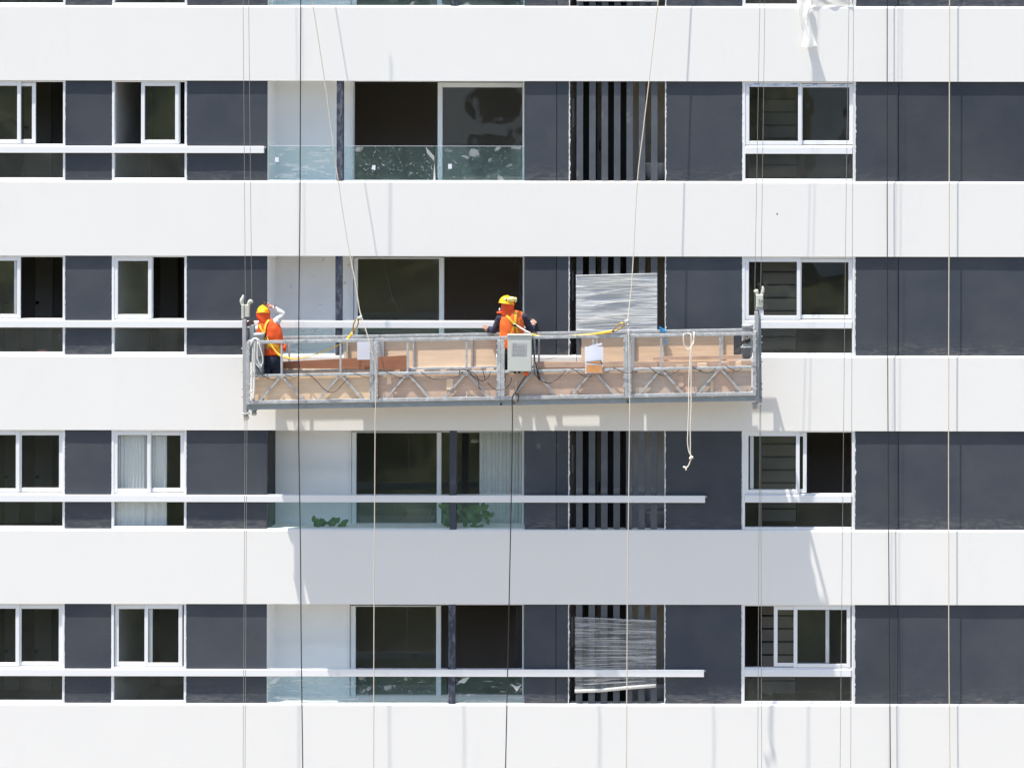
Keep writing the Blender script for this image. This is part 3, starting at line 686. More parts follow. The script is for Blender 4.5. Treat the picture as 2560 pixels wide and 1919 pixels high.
# ------------------------------------------------------------------ things inside and on the balconies
def curtain(pa, pb, r, d, lab, amp=.03, waves=9, z=(2, 252)):
    mb = MB(); x0, x1 = XD(pa, d), XD(pb, d)
    vs, fs = grid(lambda u, v: (x0 + (x1 - x0) * (u + .012 * math.sin(u * waves * 6.283 * .37)), -d + amp * math.sin(u * waves * 6.283 + .9 * math.sin(u * 13)) * (.75 + .25 * v), ZO(r, z[1] + (z[0] - z[1]) * v, d)), waves * 12, 6)
    mb.add(vs, fs, True); o = obj('curtain', mb, 'curtain'); tag(o, lab, 'curtain')
curtain(292, 362, 3, -.165, 'pleated sheer white curtain in the second window from the left, left half', .010, 9)
curtain(362, 418, 3, -.185, 'wide-folded sheer white curtain in the second window from the left, right half', .020, 3)
curtain(1200, 1307, 3, -1.0, 'long pale green white curtain at the right end of the glazed balcony door', .016, 11, (1, 256))
CG = 'dark cabinets seen through the right-hand windows'
for r, lab in ((1, 'dark cabinet behind the taped right-hand window on the top full storey'), (2, 'dark cabinet behind the right-hand window beside the platform column'), (3, 'greenish dark drawers behind the right-hand window below the platform'), (4, 'dark cabinet behind the right-hand window on the lowest storey')):
    cb = thing('cabinet', (XD(1950, -.7), .8, ZO(r, 250) - .3), lab, 'cabinet', CG)
    mb = MB(); mb.box(XD(1905, -.7), XD(1992, -.7), .73, 1.2, ZO(r, 248), ZO(r, 2)); obj('carcass', mb, 'blackwall', cb)
    for q in range(7):
        mb = MB(); mb.bev(XD(1906, -.7), XD(1991, -.7), .70, .729, ZO(r, 12 + 33.3 * (q + 1) - 1.5), ZO(r, 12 + 33.3 * q + 3)); obj('drawer_front', mb, 'cab_dark' if r == 1 else 'cab', cb)
# plants
leaf_me = None
def leaf_mesh():
    vs = []; fs = []; n = 6
    for i in range(n + 1):
        t = i / n; wd = .62 * math.sin(math.pi * min(1, t ** .8)) ** .7 * (1 if t > .05 else .3); z = -.18 * t * t
        vs += [(-wd * .5, t, z + .06), (0, t, z), (wd * .5, t, z + .06)]
    for i in range(n): q = i * 3; fs += [(q, q + 1, q + 4, q + 3), (q + 1, q + 2, q + 5, q + 4)]
    me = bpy.data.meshes.new('leaf'); me.from_pydata(vs, [], fs); me.materials.append(M['leaf'])
    for p in me.polygons: p.use_smooth = True
    return me
leaf_me = leaf_mesh()
def plant(px0, px1, py0, py1, d, nl, lab, seed, sz=.2):
    rd = random.Random(seed); base = W((px0 + px1) / 2, py1 + 30, d)
    pl = thing('potted_plant', base, lab, 'plant')
    mb = MB(); mb.loft([(base, .10, .10), (base + Vector((0, 0, .16)), .14, .14)], 16); obj('pot', mb, 'pot', pl)
    mb = MB(); top = W((px0 + px1) / 2, (py0 + py1) / 2, d); mb.tube([base + Vector((0, 0, .15)), top], .012, 6); obj('stem', mb, 'leaf', pl)
    for i in range(nl):
        o = bpy.data.objects.new('leaf', leaf_me); COL.objects.link(o); o.parent = pl
        p = W(rd.uniform(px0 + 12, px1 - 12), rd.uniform(py0 + 10, py1), d + rd.uniform(-.12, .12))
        o.location = p - base; s = sz * rd.uniform(.75, 1.2); o.scale = (s, s, s)
        o.rotation_euler = (rd.uniform(1.0, 1.9), rd.uniform(-1.5, 1.5), rd.uniform(-.6, .6))
plant(772, 880, 1296, 1322, -.38, 26, 'low broad-leaved plant at the foot of the grey balcony wall', 3, .115)
plant(1092, 1240, 1258, 1322, -.42, 60, 'tall fiddle-leaf plant in front of the long balcony curtain', 5, .125)
ac = thing('armchair', (W(1035, 1330, -2.0)), 'tan armchair dimly seen through the shaded balcony door', 'armchair'); p = W(1035, 1322, -2.0)
mb = MB(); mb.bev(p.x - .22, p.x + .22, 2.0, 2.5, p.z - .3, p.z + .02, .03); obj('seat', mb, 'tan_fab', ac)
mb = MB(); mb.bev(p.x - .22, p.x + .22, 2.51, 2.62, p.z - .3, p.z + .26, .03); obj('backrest', mb, 'tan_fab', ac)
for s in (-1, 1):
    mb = MB(); mb.bev(p.x + s * .27 - .045, p.x + s * .27 + .045, 2.0, 2.6, p.z - .3, p.z + .13, .02); obj('armrest', mb, 'tan_fab', ac)
pl_ = thing('pendant_lamp', W(1188, 1080, -1.6), 'white pendant lamp hanging in the shaded living room', 'lamp'); p = W(1188, 1104, -1.6)
mb = MB(); mb.ell(p, .075, .075, .05, v1=math.pi * .6); obj('lamp_shade', mb, 'lamp', pl_)
mb = MB(); mb.tube([p + Vector((0, 0, .04)), (p.x, p.y, ZO(3, 0, -1.6))], .004, 5); obj('lamp_cord', mb, 'black', pl_)
mb = MB(); rs = 2
vs, fs = grid(lambda u, v: tuple(W(86 + 40 * u, 880 - 7 * math.sin(math.pi * u) * v + 1, -.17 - .05 * v)), 10, 3); mb.add(vs, fs, True)
o = obj('crumpled_paper', mb, 'glove'); tag(o, 'pinkish crumpled paper lying on the sill of the left window', 'paper')

# hanging plastic at the top right window
def bagfn(u, v):
    prof = [(1992, 0, 2027), (1993, 14, 2028), (1997, 40, 2020), (2004, 70, 2028), (2006, 95, 2036), (2001, 116, 2043)]
    t = v * 5; i = min(4, int(t)); f = t - i
    a = prof[i]; b = prof[i + 1]; l = a[0] + (b[0] - a[0]) * f; rr = a[2] + (b[2] - a[2]) * f; y = a[1] + (b[1] - a[1]) * f
    fold = .022 * math.sin(u * 7 + v * 5) + .012 * math.sin(u * 13 - v * 9)
    return tuple(W(l + (rr - l) * u, y + 3 * math.sin(u * 3.1 + .3) * v, .05 + .13 * v + fold * (.4 + v * .6)))
vs, fs = grid(bagfn, 26, 26); mb = MB(); mb.add(vs, fs, True); o = obj('hanging_plastic', mb, 'bag'); tag(o, 'long white plastic strip hanging out of the top right window', 'plastic film')
def bag2(u, v):
    return tuple(W(2026 + 104 * u, 13 - (14 + 12 * u + 7 * math.sin(u * 11)) * v, .012 + .010 * math.sin(u * 14 + v * 3)))
vs, fs = grid(bag2, 30, 6); mb = MB(); mb.add(vs, fs, True); o = obj('crumpled_plastic', mb, 'bag'); tag(o, 'crumpled clear plastic lying along the sill at the top edge of the photo', 'plastic film')

# ------------------------------------------------------------------ suspended platform
FD, BDp = .92, .254            # distances of front and back frames from the facade
PLT = thing('suspended_platform', W(1250, 1005, .57), 'long grey steel suspended platform lined with plywood and hung across the facade', 'platform')
def yline(v617, px): return v617 - (px - 617) * .01735
def F(px, v617): p = W(px, yline(v617, px), FD); return p
def FB(px, v617, d): p = F(px, v617); return Vector((p.x, -d, p.z))
J_ = [620, 935, 1252, 1569, 1886]
TOPV, MIDV, BOTV = 856.5, 940.5, 1006.5
for side, d in (('front', FD), ('back', BDp)):
    for b in range(4):
        x0, x1 = J_[b] + (4 if b == 0 else .6), J_[b + 1] - (4 if b == 3 else .6)
        for nm, v, h in (('top_rail', TOPV, .052), ('mid_rail', MIDV, .046), ('bottom_rail', BOTV, .058)):
            mb = MB(); mb.beam(FB(x0, v, d), FB(x1, v, d), .042, h); bevel(obj(nm, mb, 'galv', PLT), .005)
        for f in (.265, .73):
            xs_ = J_[b] + 317 * f
            mb = MB(); mb.beam(FB(xs_, TOPV + 4, d), FB(xs_, MIDV - 3.5, d), .03, .03); obj('stanchion', mb, 'galv', PLT)
            for s in (-1, 1):
                mb = MB(); mb.beam(FB(xs_ + s * 3, MIDV + 4, d), FB(xs_ + s * 54, BOTV - 4, d), .028, .032); obj('brace', mb, 'galv', PLT)
    for j, px in enumerate(J_):
        ww = .055 if j in (0, 4) else .064
        for s in ((0,) if j in (0, 4) else (-1, 1)):
            pxx = px + s * 4.9
            mb = MB(); mb.beam(FB(pxx, TOPV - (0 if j in (0, 4) else -4), d), FB(pxx, BOTV + 5, d), .05, ww); po = bevel(obj('post', mb, 'galv' if side == 'front' else 'steel', PLT), .004)
            if side == 'front':
                mb = MB()
                for v in (TOPV + 14, TOPV + 30, MIDV + 20, BOTV - 24, BOTV - 12):
                    q = FB(pxx + 4.6 * (1 if s >= 0 else -1), v, d + .03); mb.cyl(q, (0, 1, 0), .009, .02, 8)
                obj('bolts', mb, 'cream_metal', po)['kind'] = 'stuff'
# cross members, end rails, deck
for px in J_ + [778, 1093, 1410, 1727]:
    mb = MB(); mb.beam(FB(px, BOTV + 9.5, FD - .03), FB(px, BOTV + 9.5, BDp + .03), .04, .05, Vector((0, 0, 1))); obj('cross_member', mb, 'steel_d', PLT)
for px in (J_[0], J_[-1]):
    for v in (TOPV, MIDV, BOTV):
        mb = MB(); mb.beam(FB(px, v, FD - .03), FB(px, v, BDp + .03), .04, .045, Vector((0, 0, 1))); obj('end_rail', mb, 'steel', PLT)
for b in range(4):
    mb = MB(); a, c = FB(J_[b] + 1, BOTV + 3, FD - .03), FB(J_[b + 1] - 1, BOTV + 3, FD - .03); a2, c2 = Vector((a.x, -BDp - .03, a.z)), Vector((c.x, -BDp - .03, c.z)); dz = Vector((0, 0, .03))
    mb.add([a, c, c2, a2, a - dz, c - dz, c2 - dz, a2 - dz], [(0, 1, 2, 3), (7, 6, 5, 4), (0, 4, 5, 1), (1, 5, 6, 2), (2, 6, 7, 3), (3, 7, 4, 0)]); obj('deck', mb, 'steel', PLT)
    mb = MB(); mb.beam(FB(J_[b] - 2, BOTV + 12.5, FD - .05), FB(J_[b + 1] + 2, BOTV + 12.5, FD - .05), .03, .088); obj('edge_channel', mb, 'steel_d', PLT)
    mb = MB(); mb.beam(FB(J_[b] - 2, BOTV + 12.5, BDp + .05), FB(J_[b + 1] + 2, BOTV + 12.5, BDp + .05), .03, .088); obj('edge_channel', mb, 'steel_d', PLT)

def board(pts, d, th, m, name='plywood_board', wob=0.0):
    """sheet whose outline is given in photo pixels at distance d"""
    n = len(pts); a = [W(x, y, d) for x, y in pts]; b = [Vector((p.x, p.y + th, p.z)) for p in a]
    mb = MB(); mb.add(a + b, [tuple(range(n))[::-1], tuple(range(n, 2 * n))] + [(k, (k + 1) % n, n + (k + 1) % n, n + k) for k in range(n)])
    return obj(name, mb, m, PLT)
dF = FD - .036; dB = BDp - .024      # behind the front frame; on the inner face of the back frame
dI = BDp + .03
# lower front boards
def fb(x0, x1, m, top=938, bot=1004, d=dF):
    sh = lambda x, v: yline(v, x)
    board([(x0, sh(x0, bot)), (x1, sh(x1, bot)), (x1, sh(x1, top)), (x0, sh(x0, top))], d, .012, m)
fb(636, 927, 'ply_tan'); fb(945, 1165, 'ply_pink', 941); fb(1167, 1243, 'ply_pink', 943, 1003); fb(1263, 1400, 'ply_pink', 937); fb(1402, 1560, 'ply_pink', 942)
fb(1579, 1682, 'ply_grey', 936); fb(1684, 1735, 'ply_pink', 944); fb(1737, 1790, 'ply_grey', 939); fb(1792, 1832, 'ply_pink', 944); fb(1834, 1878, 'ply_grey', 938)
# back boards
def bb(pts, m, d=dB, th=.012, name='plywood_board'): return board(pts, d, th, m, name)
xo = lambda px: px
bb([(640, 1000), (925, 995), (925, 921), (640, 921)], 'ply_pale')
bb([(860, 922), (948, 921), (948, 853), (860, 855)], 'ply_tan', dB)
bb([(950, 924), (1240, 919), (1240, 848), (950, 851)], 'ply_pale', dB)
bb([(950, 990), (1240, 985), (1240, 922), (950, 926)], 'ply_pink', dB)
bb([(1340, 987), (1562, 984), (1562, 904), (1340, 904)], 'ply_pink', dB)
bb([(1453, 903), (1562, 903), (1562, 845), (1453, 846)], 'ply_tan', dB)
bb([(1585, 906), (1834, 903), (1834, 835), (1585, 842)], 'ply_tan', dB)
bb([(1585, 984), (1850, 980), (1850, 904), (1585, 907)], 'ply_pink', dB)
bb([(707, 921), (1018, 925), (1018, 889), (707, 905)], 'ply_red', dI + .045, .022, 'timber_plank')
bb([(1633, 901), (1856, 898), (1856, 888), (1633, 893)], 'wood_old', dI + .05, .03, 'timber_plank')
bb([(1587, 918), (1878, 914), (1878, 902), (1587, 905)], 'wood_old', dI + .09, .025, 'timber_plank')
bb([(1340, 920), (1562, 918), (1562, 904), (1340, 907)], 'wood_old', dI + .03, .03, 'timber_plank')
# offcuts leaning between the frames
for (x, y, ww, hh, m) in ((967, 936, 12, 26, 'ply_pale'), (1078, 938, 10, 8, 'ply_pale'), (1116, 945, 17, 30, 'ply_pale'), (1150, 926, 12, 7, 'cream_metal'), (1288, 950, 5, 60, 'ply_tan'), (1696, 938, 14, 30, 'ply_pink'), (1776, 950, 8, 44, 'ply_tan')):
    board([(x, y + hh), (x + ww, y + hh - 1), (x + ww - 1, y), (x, y + 1)], dF + .012 if hh > 10 else dF + .005, .006, m, 'wood_offcut')

for (x, y, ww, hh, m) in ((985, 926, 16, 8, 'wood_old'), (1040, 925, 22, 7, 'ply_pale'), (1100, 924, 18, 8, 'ply_pink'), (1178, 921, 26, 8, 'wood_old'), (1215, 921, 20, 7, 'ply_pale'), (1690, 913, 20, 12, 'ply_pink'), (1742, 908, 26, 14, 'ply_pale'), (1800, 905, 24, 14, 'ply_pink'), (1838, 904, 16, 14, 'ply_pale')):
    board([(x, y + hh), (x + ww, y + hh - 1), (x + ww - 2, y), (x + 1, y + 1.5)], .60, .05, m, 'wood_offcut')

# hoist columns
def column(px, ytop, ybot, wpx, d, mcol):
    mb = MB(); p, q = W(px, ytop, d), W(px + (2 if px < 1000 else 3), ybot, d); mb.beam(p, q, .09, wpx / PPM); c = bevel(obj('hoist_column', mb, mcol, PLT), .006); return c
cl = column(611.5, 799, 1031, 9.5, .60, 'steel'); cr = column(1891, 779, 1007, 9.5, .60, 'steel')
mb = MB(); mb.beam(W(1899.5, 782, .57), W(1902, 1007, .57), .06, 5.5 / PPM); obj('column_flange', mb, 'steel_d', cr)
mb = MB(); mb.beam(W(618.5, 820, .57), W(619, 1030, .57), .06, 3.5 / PPM); obj('column_flange', mb, 'steel_d', cl)
for v in (840, 870, 900, 930, 965, 990):
    pass
mb = MB()
for y in (800, 842, 857, 905, 960, 974, 995): mb.cyl(W(1904, y, .6), (1, 0, 0), .012, .03, 8)
obj('column_bolts', mb, 'steel_d', cr)
mb = MB()
for y in (872, 930, 973, 992): mb.cyl(W(605.5, y, .6), (1, 0, 0), .011, .03, 8)
obj('column_bolts', mb, 'steel', cl)
# left safety lock and guide
def lump(pts, m, name, par, rr):
    mb = MB(); mb.tube(smooth_pts([W(x, y, .58) for x, y in pts], 4), smooth_r(rr, 4), 10); return obj(name, mb, m, par)
lk = MB(); lk.bev(W(605, 0, .6).x, W(611.5, 0, .6).x, -.62, -.55, W(0, 793, .6).z - .02, W(0, 761, .6).z); lk.bev(W(612.5, 0, .6).x, W(624, 0, .6).x, -.61, -.54, W(612, 793, .6).z, W(612, 763, .6).z)
lko = obj('rope_lock', lk, 'cream_metal', PLT)
lump([(606, 762), (604.5, 752), (607, 745), (608, 738)], 'cream_metal', 'rope_guide', lko, [.03, .036, .028, .010])
lump([(618, 772), (621, 762), (626, 754), (632, 757)], 'cream_metal', 'release_lever', lko, [.03, .028, .038, .014])
mb = MB(); mb.add([W(616, 806, .55), W(634, 797, .55), W(636, 812, .55), W(617, 818, .55), W(616, 806, .48), W(634, 797, .48), W(636, 812, .48), W(617, 818, .48)], [(3, 2, 1, 0), (4, 5, 6, 7), (0, 1, 5, 4), (1, 2, 6, 5), (2, 3, 7, 6), (3, 0, 4, 7)]); obj('limit_switch_bracket', mb, 'rust', PLT)
mb = MB(); mb.bev(W(624, 0, .6).x, W(636, 0, .6).x, -.58, -.5, W(626, 905, .5).z, W(626, 812, .5).z); obj('hoist_gearbox', mb, 'steel_d', PLT)
# right lock
lk = MB(); lk.bev(W(1891, 0, .6).x, W(1909, 0, .6).x, -.62, -.55, W(1900, 768.5, .6).z, W(1900, 737, .6).z, .01)
lkr = obj('rope_lock', lk, 'cream_metal', PLT)
mb = MB(); mb.bev(W(1890, 0, .6).x, W(1909, 0, .6).x, -.61, -.56, W(1900, 776, .6).z, W(1900, 769, .6).z); obj('lock_base', mb, 'steel', lkr)
mb = MB(); a = W(1897, 776.5, .6); b_ = W(1909, 776.5, .6); c = W(1909, 789, .6); d_ = W(1904, 794, .6); e = W(1900, 789, .6); P = [a, b_, c, d_, e]
mb.add(P + [p + Vector((0, .03, 0)) for p in P], [(4, 3, 2, 1, 0), (5, 6, 7, 8, 9)] + [(k, (k + 1) % 5, 5 + (k + 1) % 5, 5 + k) for k in range(5)]); obj('gusset_plate', mb, 'alu', lkr)
lump([(1903, 738), (1907, 728), (1907, 720), (1905.5, 716)], 'cream_metal', 'rope_guide', lkr, [.028, .030, .022, .009])
lump([(1897, 748), (1893, 738), (1891, 728), (1885, 731)], 'cream_metal', 'release_lever', lkr, [.03, .027, .034, .016])
text_mesh('3A', .075, 'print_dark', lkr, W(1902, 757.5, .624)); text_mesh('3T/V', .034, 'print_dark', lkr, W(1901, 763, .624))
# motors
def motor(px, py0, py1, d, rpx, m='galv'):
    mb = MB(); a, b = W(px, py0, d), W(px, py1, d); r_ = rpx / PPM
    mb.tube([b, a - Vector((0, 0, .055)), a - Vector((0, 0, .05)), a - Vector((0, 0, .02)), a], [r_ * .84, r_ * .84, r_, r_, r_ * .93], 22); mo = obj('hoist_motor', mb, m, PLT)
    mb = MB()
    for k in range(14):
        t = 2 * math.pi * k / 14; x, y = a.x + math.cos(t) * r_ * .86, a.y + math.sin(t) * r_ * .86
        mb.beam((x, y, a.z - .07), (x, y, b.z + .03), .012, .012)
    obj('cooling_fins', mb, 'steel', mo)
    mb = MB(); mb.bev(a.x - r_ * .75, a.x + r_ * .75, a.y - r_ * .7, a.y + r_ * .7, b.z - .28, b.z - .001, .02); obj('gearbox', mb, 'steel_d', mo); return mo
motor(648, 833, 892, .66, 14.0); motor(1869, 811, 852, .66, 14.5)
# wheels under the columns
def wheel(px, py, d, rx, m, yoke, lab='guide_wheel'):
    c = W(px, py, d); mb = MB(); mb.cyl(c, (.25, 1, 0), rx / PPM, .045, 20); wh = obj(lab, mb, m, PLT)
    mb = MB(); mb.bev(c.x - .055, c.x + .055, c.y - .05, c.y + .05, c.z + rx / PPM + .015, c.z + rx / PPM + .035)
    for s in (-1, 1): mb.beam(c + Vector((s * .012, s * .035, rx / PPM + .015)), c + Vector((0, s * .035, -.01)), .008, .05)
    obj('wheel_fork', mb, yoke, wh)
wheel(615, 1045, .60, 7, 'rope_w', 'steel'); wheel(635.5, 1034, .40, 6, 'cream_metal', 'steel_d'); wheel(1888, 1021, .60, 8, 'rope_w', 'steel')

# control box hung on the front rail
cb_a, cb_b = W(1269, 840, 1.06), W(1328, 929, 1.06)
mb = MB(); mb.box(cb_a.x, cb_b.x, -1.06, -.95, cb_b.z, cb_a.z); cbx = bevel(obj('control_box', mb, 'box', PLT), .008)
mb = MB(); mb.box(cb_a.x - .012, cb_b.x + .016, -1.075, -.945, cb_a.z + .0008, cb_a.z + .022); bevel(obj('box_lid', mb, 'box', cbx), .006)
pa, pb = W(1279, 857, 1.064), W(1316, 888, 1.064)
mb = MB(); mb.box(pa.x, pb.x, -1.066, -1.0605, pb.z, pa.z); obj('label_plate', mb, 'label', cbx)
mb = MB(); rd = random.Random(4)
for k in range(8):
    z = pa.z - .022 - k * .024; x = pa.x + .02
    while x < pb.x - .03:
        l = rd.uniform(.01, .035); mb.box(x, x + l, -1.0675, -1.0663, z - .005 - (.003 if k == 0 else 0), z + .002); x += l + rd.uniform(.006, .014)
        if k == 0 and x > pa.x + .07: break
obj('plate_lettering', mb, 'print_grey', cbx)
mb = MB(); mb.cyl(W(1315, 934, 1.0), (0, 0, 1), .034, .06, 12, .024); obj('plug', mb, 'hood', cbx)
mb = MB(); mb.cyl(W(1287, 931, 1.0), (0, 0, 1), .022, .04, 12); mb.cyl(W(1298, 931, 1.0), (0, 0, 1), .022, .04, 12); obj('cable_glands', mb, 'black', cbx)

# ------------------------------------------------------------------ ropes, wires, cables
def line(name, pts, r, m, lab, cat, group=None, k=5, n=7):
    if pts[0][1] < -100:      # carry the line on upwards, as it hangs from the roof
        a, b = pts[0], pts[1]; f = (-620 - a[1]) / (a[1] - b[1]); pts = [tuple(a[i] + (a[i] - b[i]) * f for i in range(3))] + list(pts)
    mb = MB(); mb.tube(smooth_pts([W(*p) for p in pts], k), r, n); o = obj(name, mb, m); return tag(o, lab, cat, group)
WG = 'thin steel hoist wires'
line('steel_wire', [(605.5, -150, .62), (607.7, 0, .62), (611.8, 525, .6), (613.6, 762, .6)], .0042, 'wire', 'left of two thin steel wires running up from the left end of the platform', 'wire rope', WG)
line('steel_wire', [(620, -150, .62), (621.6, 0, .62), (627, 525, .6), (629.5, 757, .58)], .0042, 'wire', 'right of two thin steel wires running up from the left end of the platform', 'wire rope', WG)
line('steel_wire', [(612.5, 1048, .6), (611.3, 1300, .6), (609, 1700, .6), (606.5, 2150, .6)], .0042, 'wire', 'left of two thin steel wires hanging below the left end of the platform', 'wire rope', WG)
line('steel_wire', [(617.5, 1048, .6), (616, 1300, .6), (613.8, 1700, .6), (611.5, 2150, .6)], .0042, 'wire', 'right of two thin steel wires hanging below the left end of the platform', 'wire rope', WG)
line('steel_wire', [(1903, -150, .62), (1900, 0, .62), (1890.5, 525, .6), (1887, 728, .59), (1887.5, 778, .6)], .0042, 'wire', 'left of two thin steel wires running up from the right end of the platform', 'wire rope', WG)
line('steel_wire', [(1915.5, -150, .62), (1912.3, 0, .62), (1905, 525, .6), (1901.5, 738, .6)], .0042, 'wire', 'right of two thin steel wires running up from the right end of the platform', 'wire rope', WG)
line('steel_wire', [(1900, 1012, .57), (1898.5, 1200, .6), (1896.5, 1500, .6), (1893, 2150, .6)], .0042, 'wire', 'left of two thin steel wires hanging below the right end of the platform', 'wire rope', WG)
line('steel_wire', [(1902, 1012, .57), (1902.3, 1200, .6), (1903, 1500, .6), (1905, 2150, .6)], .0042, 'wire', 'right of two thin steel wires hanging below the right end of the platform', 'wire rope', WG)
line('steel_wire', [(2125, -150, .6), (2122.8, 0, .6), (2115, 525, .6), (2109.5, 1020, .6), (2104, 1545, .6), (2098, 2150, .6)], .0042, 'wire', 'left of two thin wires crossing the right-hand column of windows', 'wire rope', WG)
line('steel_wire', [(2135, -150, .6), (2134, 0, .6), (2131.5, 525, .6), (2129.3, 1020, .6), (2128, 1545, .6), (2126, 2150, .6)], .0042, 'wire', 'thin wire along the right edge of the right-hand column of windows', 'wire rope', WG)
line('black_cable', [(753, -150, 1.0), (752, 0, 1.0), (750, 525, 1.0), (747.5, 750, 1.02), (746.5, 1040, 1.02), (748.5, 1200, 1.02), (751.5, 1394, 1.02), (753, 1600, 1.02), (757, 1919, 1.02), (759, 2150, 1.02)], .0095, 'cable_black', 'black cable hanging in front of the left third of the platform from top to bottom', 'cable', 'black cables')
line('black_cable', [(2218, -150, .09), (2218, 0, .09), (2218, 525, .09), (2220, 1060, .09), (2223, 1545, .09), (2226, 1919, .09), (2228, 2150, .09)], .0085, 'cable_black', 'black cable hanging close to the wall right of the right-hand windows', 'cable', 'black cables')
line('black_cable', [(1315, 940, .99), (1306, 952, 1.0), (1293, 975, 1.0), (1283, 990, 1.0), (1280, 1002, 1.0), (1286, 1009, 1.0), (1295, 1000, 1.0), (1296, 989, 1.0), (1288, 984, 1.0), (1281, 996, 1.0), (1280.5, 1012, 1.02), (1281, 1040, 1.03), (1280, 1150, 1.03), (1277, 1300, 1.03), (1272, 1545, 1.03), (1264, 1919, 1.03), (1260, 2150, 1.03)], .0095, 'cable_black', 'black cable looping out of the control box and hanging down the facade', 'cable', 'black cables')
RG = 'cream lifeline ropes'
line('lifeline_rope', [(757, -150, .56), (780, 0, .58), (811, 200, .60), (845, 450, .63), (868, 600, .70), (887, 700, .78), (899, 775, .86), (905, 795, .90), (922, 850, .98), (931, 885, 1.0), (940.5, 925, 1.0), (939, 1000, 1.0), (938, 1060, 1.02), (937, 1200, 1.02), (935, 1545, 1.02), (934, 1919, 1.02), (933, 2150, 1.02)], .0088, 'rope', 'cream rope slanting from upper left then hanging past the first platform joint', 'rope', RG)
line('lifeline_rope', [(1663.5, -150, .30), (1646, 0, .34), (1623, 200, .42), (1609, 320, .47), (1593, 460, .55), (1580, 700, .70), (1570, 795, .84), (1571, 830, .97), (1573.5, 900, .985), (1574.5, 1000, .99), (1574, 1060, 1.02), (1571, 1300, 1.02), (1568.5, 1510, 1.02), (1566, 1919, 1.02), (1564, 2150, 1.02)], .0088, 'rope', 'cream rope leaning in from the top then hanging past the third platform joint', 'rope', RG)
line('lifeline_rope', [(2374, -150, .11), (2374, 0, .11), (2373, 525, .11), (2371.5, 1020, .11), (2372, 1545, .11), (2374.5, 1919, .11), (2375, 2150, .11)], .0095, 'rope', 'cream rope hanging close to the wall at the far right', 'rope', RG)
# rope doubled over the front rail with knots
kr = thing('knotted_rope', W(1725, 830, .97), 'white doubled rope slung over the front rail with a knot dangling below', 'rope')
mb = MB(); mb.tube(smooth_pts([W(*p) for p in [(1715, 834, .95), (1709, 838, .97), (1709, 855, .98), (1714, 870, .98), (1722, 874, .98), (1730, 862, .98), (1735, 845, .975), (1736, 832, .96), (1733, 832, .93)]], 5), .010, 7)
mb.tube(smooth_pts([W(*p) for p in [(1718, 834, .94), (1727, 838, .97), (1728, 862, .985), (1725, 900, .985), (1722, 960, .99), (1722, 1012, 1.0), (1720, 1070, 1.0), (1719, 1105, 1.0), (1722, 1128, 1.0), (1728, 1143, 1.0), (1725, 1155, 1.0), (1720, 1166, 1.0), (1713, 1171, 1.0)]], 5), .0105, 7)
mb.tube(smooth_pts([W(*p) for p in [(1735, 834, .94), (1734, 858, .985), (1729, 870, .99), (1728, 930, .99), (1728, 1012, 1.0), (1726, 1070, 1.0), (1726, 1110, 1.0), (1726, 1132, 1.0), (1729, 1143, 1.0)]], 5), .0105, 7); obj('rope_strands', mb, 'rope_w', kr)
mb = MB(); mb.ell(W(1729, 1144, 1.0), .032, .03, .026); mb.ell(W(1725.5, 1146, 1.02), .02, .02, .025); obj('knot', mb, 'rope_w', kr)
mb = MB(); mb.ell(W(1711, 1168, 1.0), .026, .02, .017); mb.ell(W(1715, 1173, 1.0), .017, .02, .024); obj('knot', mb, 'rope_w', kr)
# coil over the left end of the rail
rc = thing('rope_coil', W(640, 850, .97), 'bundle of white rope looped over the left end of the platform rail', 'rope')
mb = MB()
for q, pts in enumerate(([(634, 858), (632, 885), (631, 920), (630, 955), (629, 978)], [(638, 852), (636, 890), (636, 930), (636, 965), (634, 998)], [(644, 855), (644, 895), (649, 912), (656, 910), (657, 895), (651, 872), (645, 856)], [(640, 856), (641, 890), (640, 908), (649, 919), (655, 915)], [(628, 862), (631, 849), (640, 846), (648, 852), (650, 866)], [(629, 858), (635, 848), (643, 850), (646, 862)], [(627, 866), (630, 853), (638, 850), (642, 858)])):
    mb.tube(smooth_pts([W(x, y, .965 + .012 * (q % 3)) for x, y in pts], 6), .013 if q < 2 else .010, 8)
obj('rope_loops', mb, 'hose', rc)
mb = MB(); mb.ell(W(628, 979, .97), .028, .025, .024); obj('knot', mb, 'rope_w', rc)
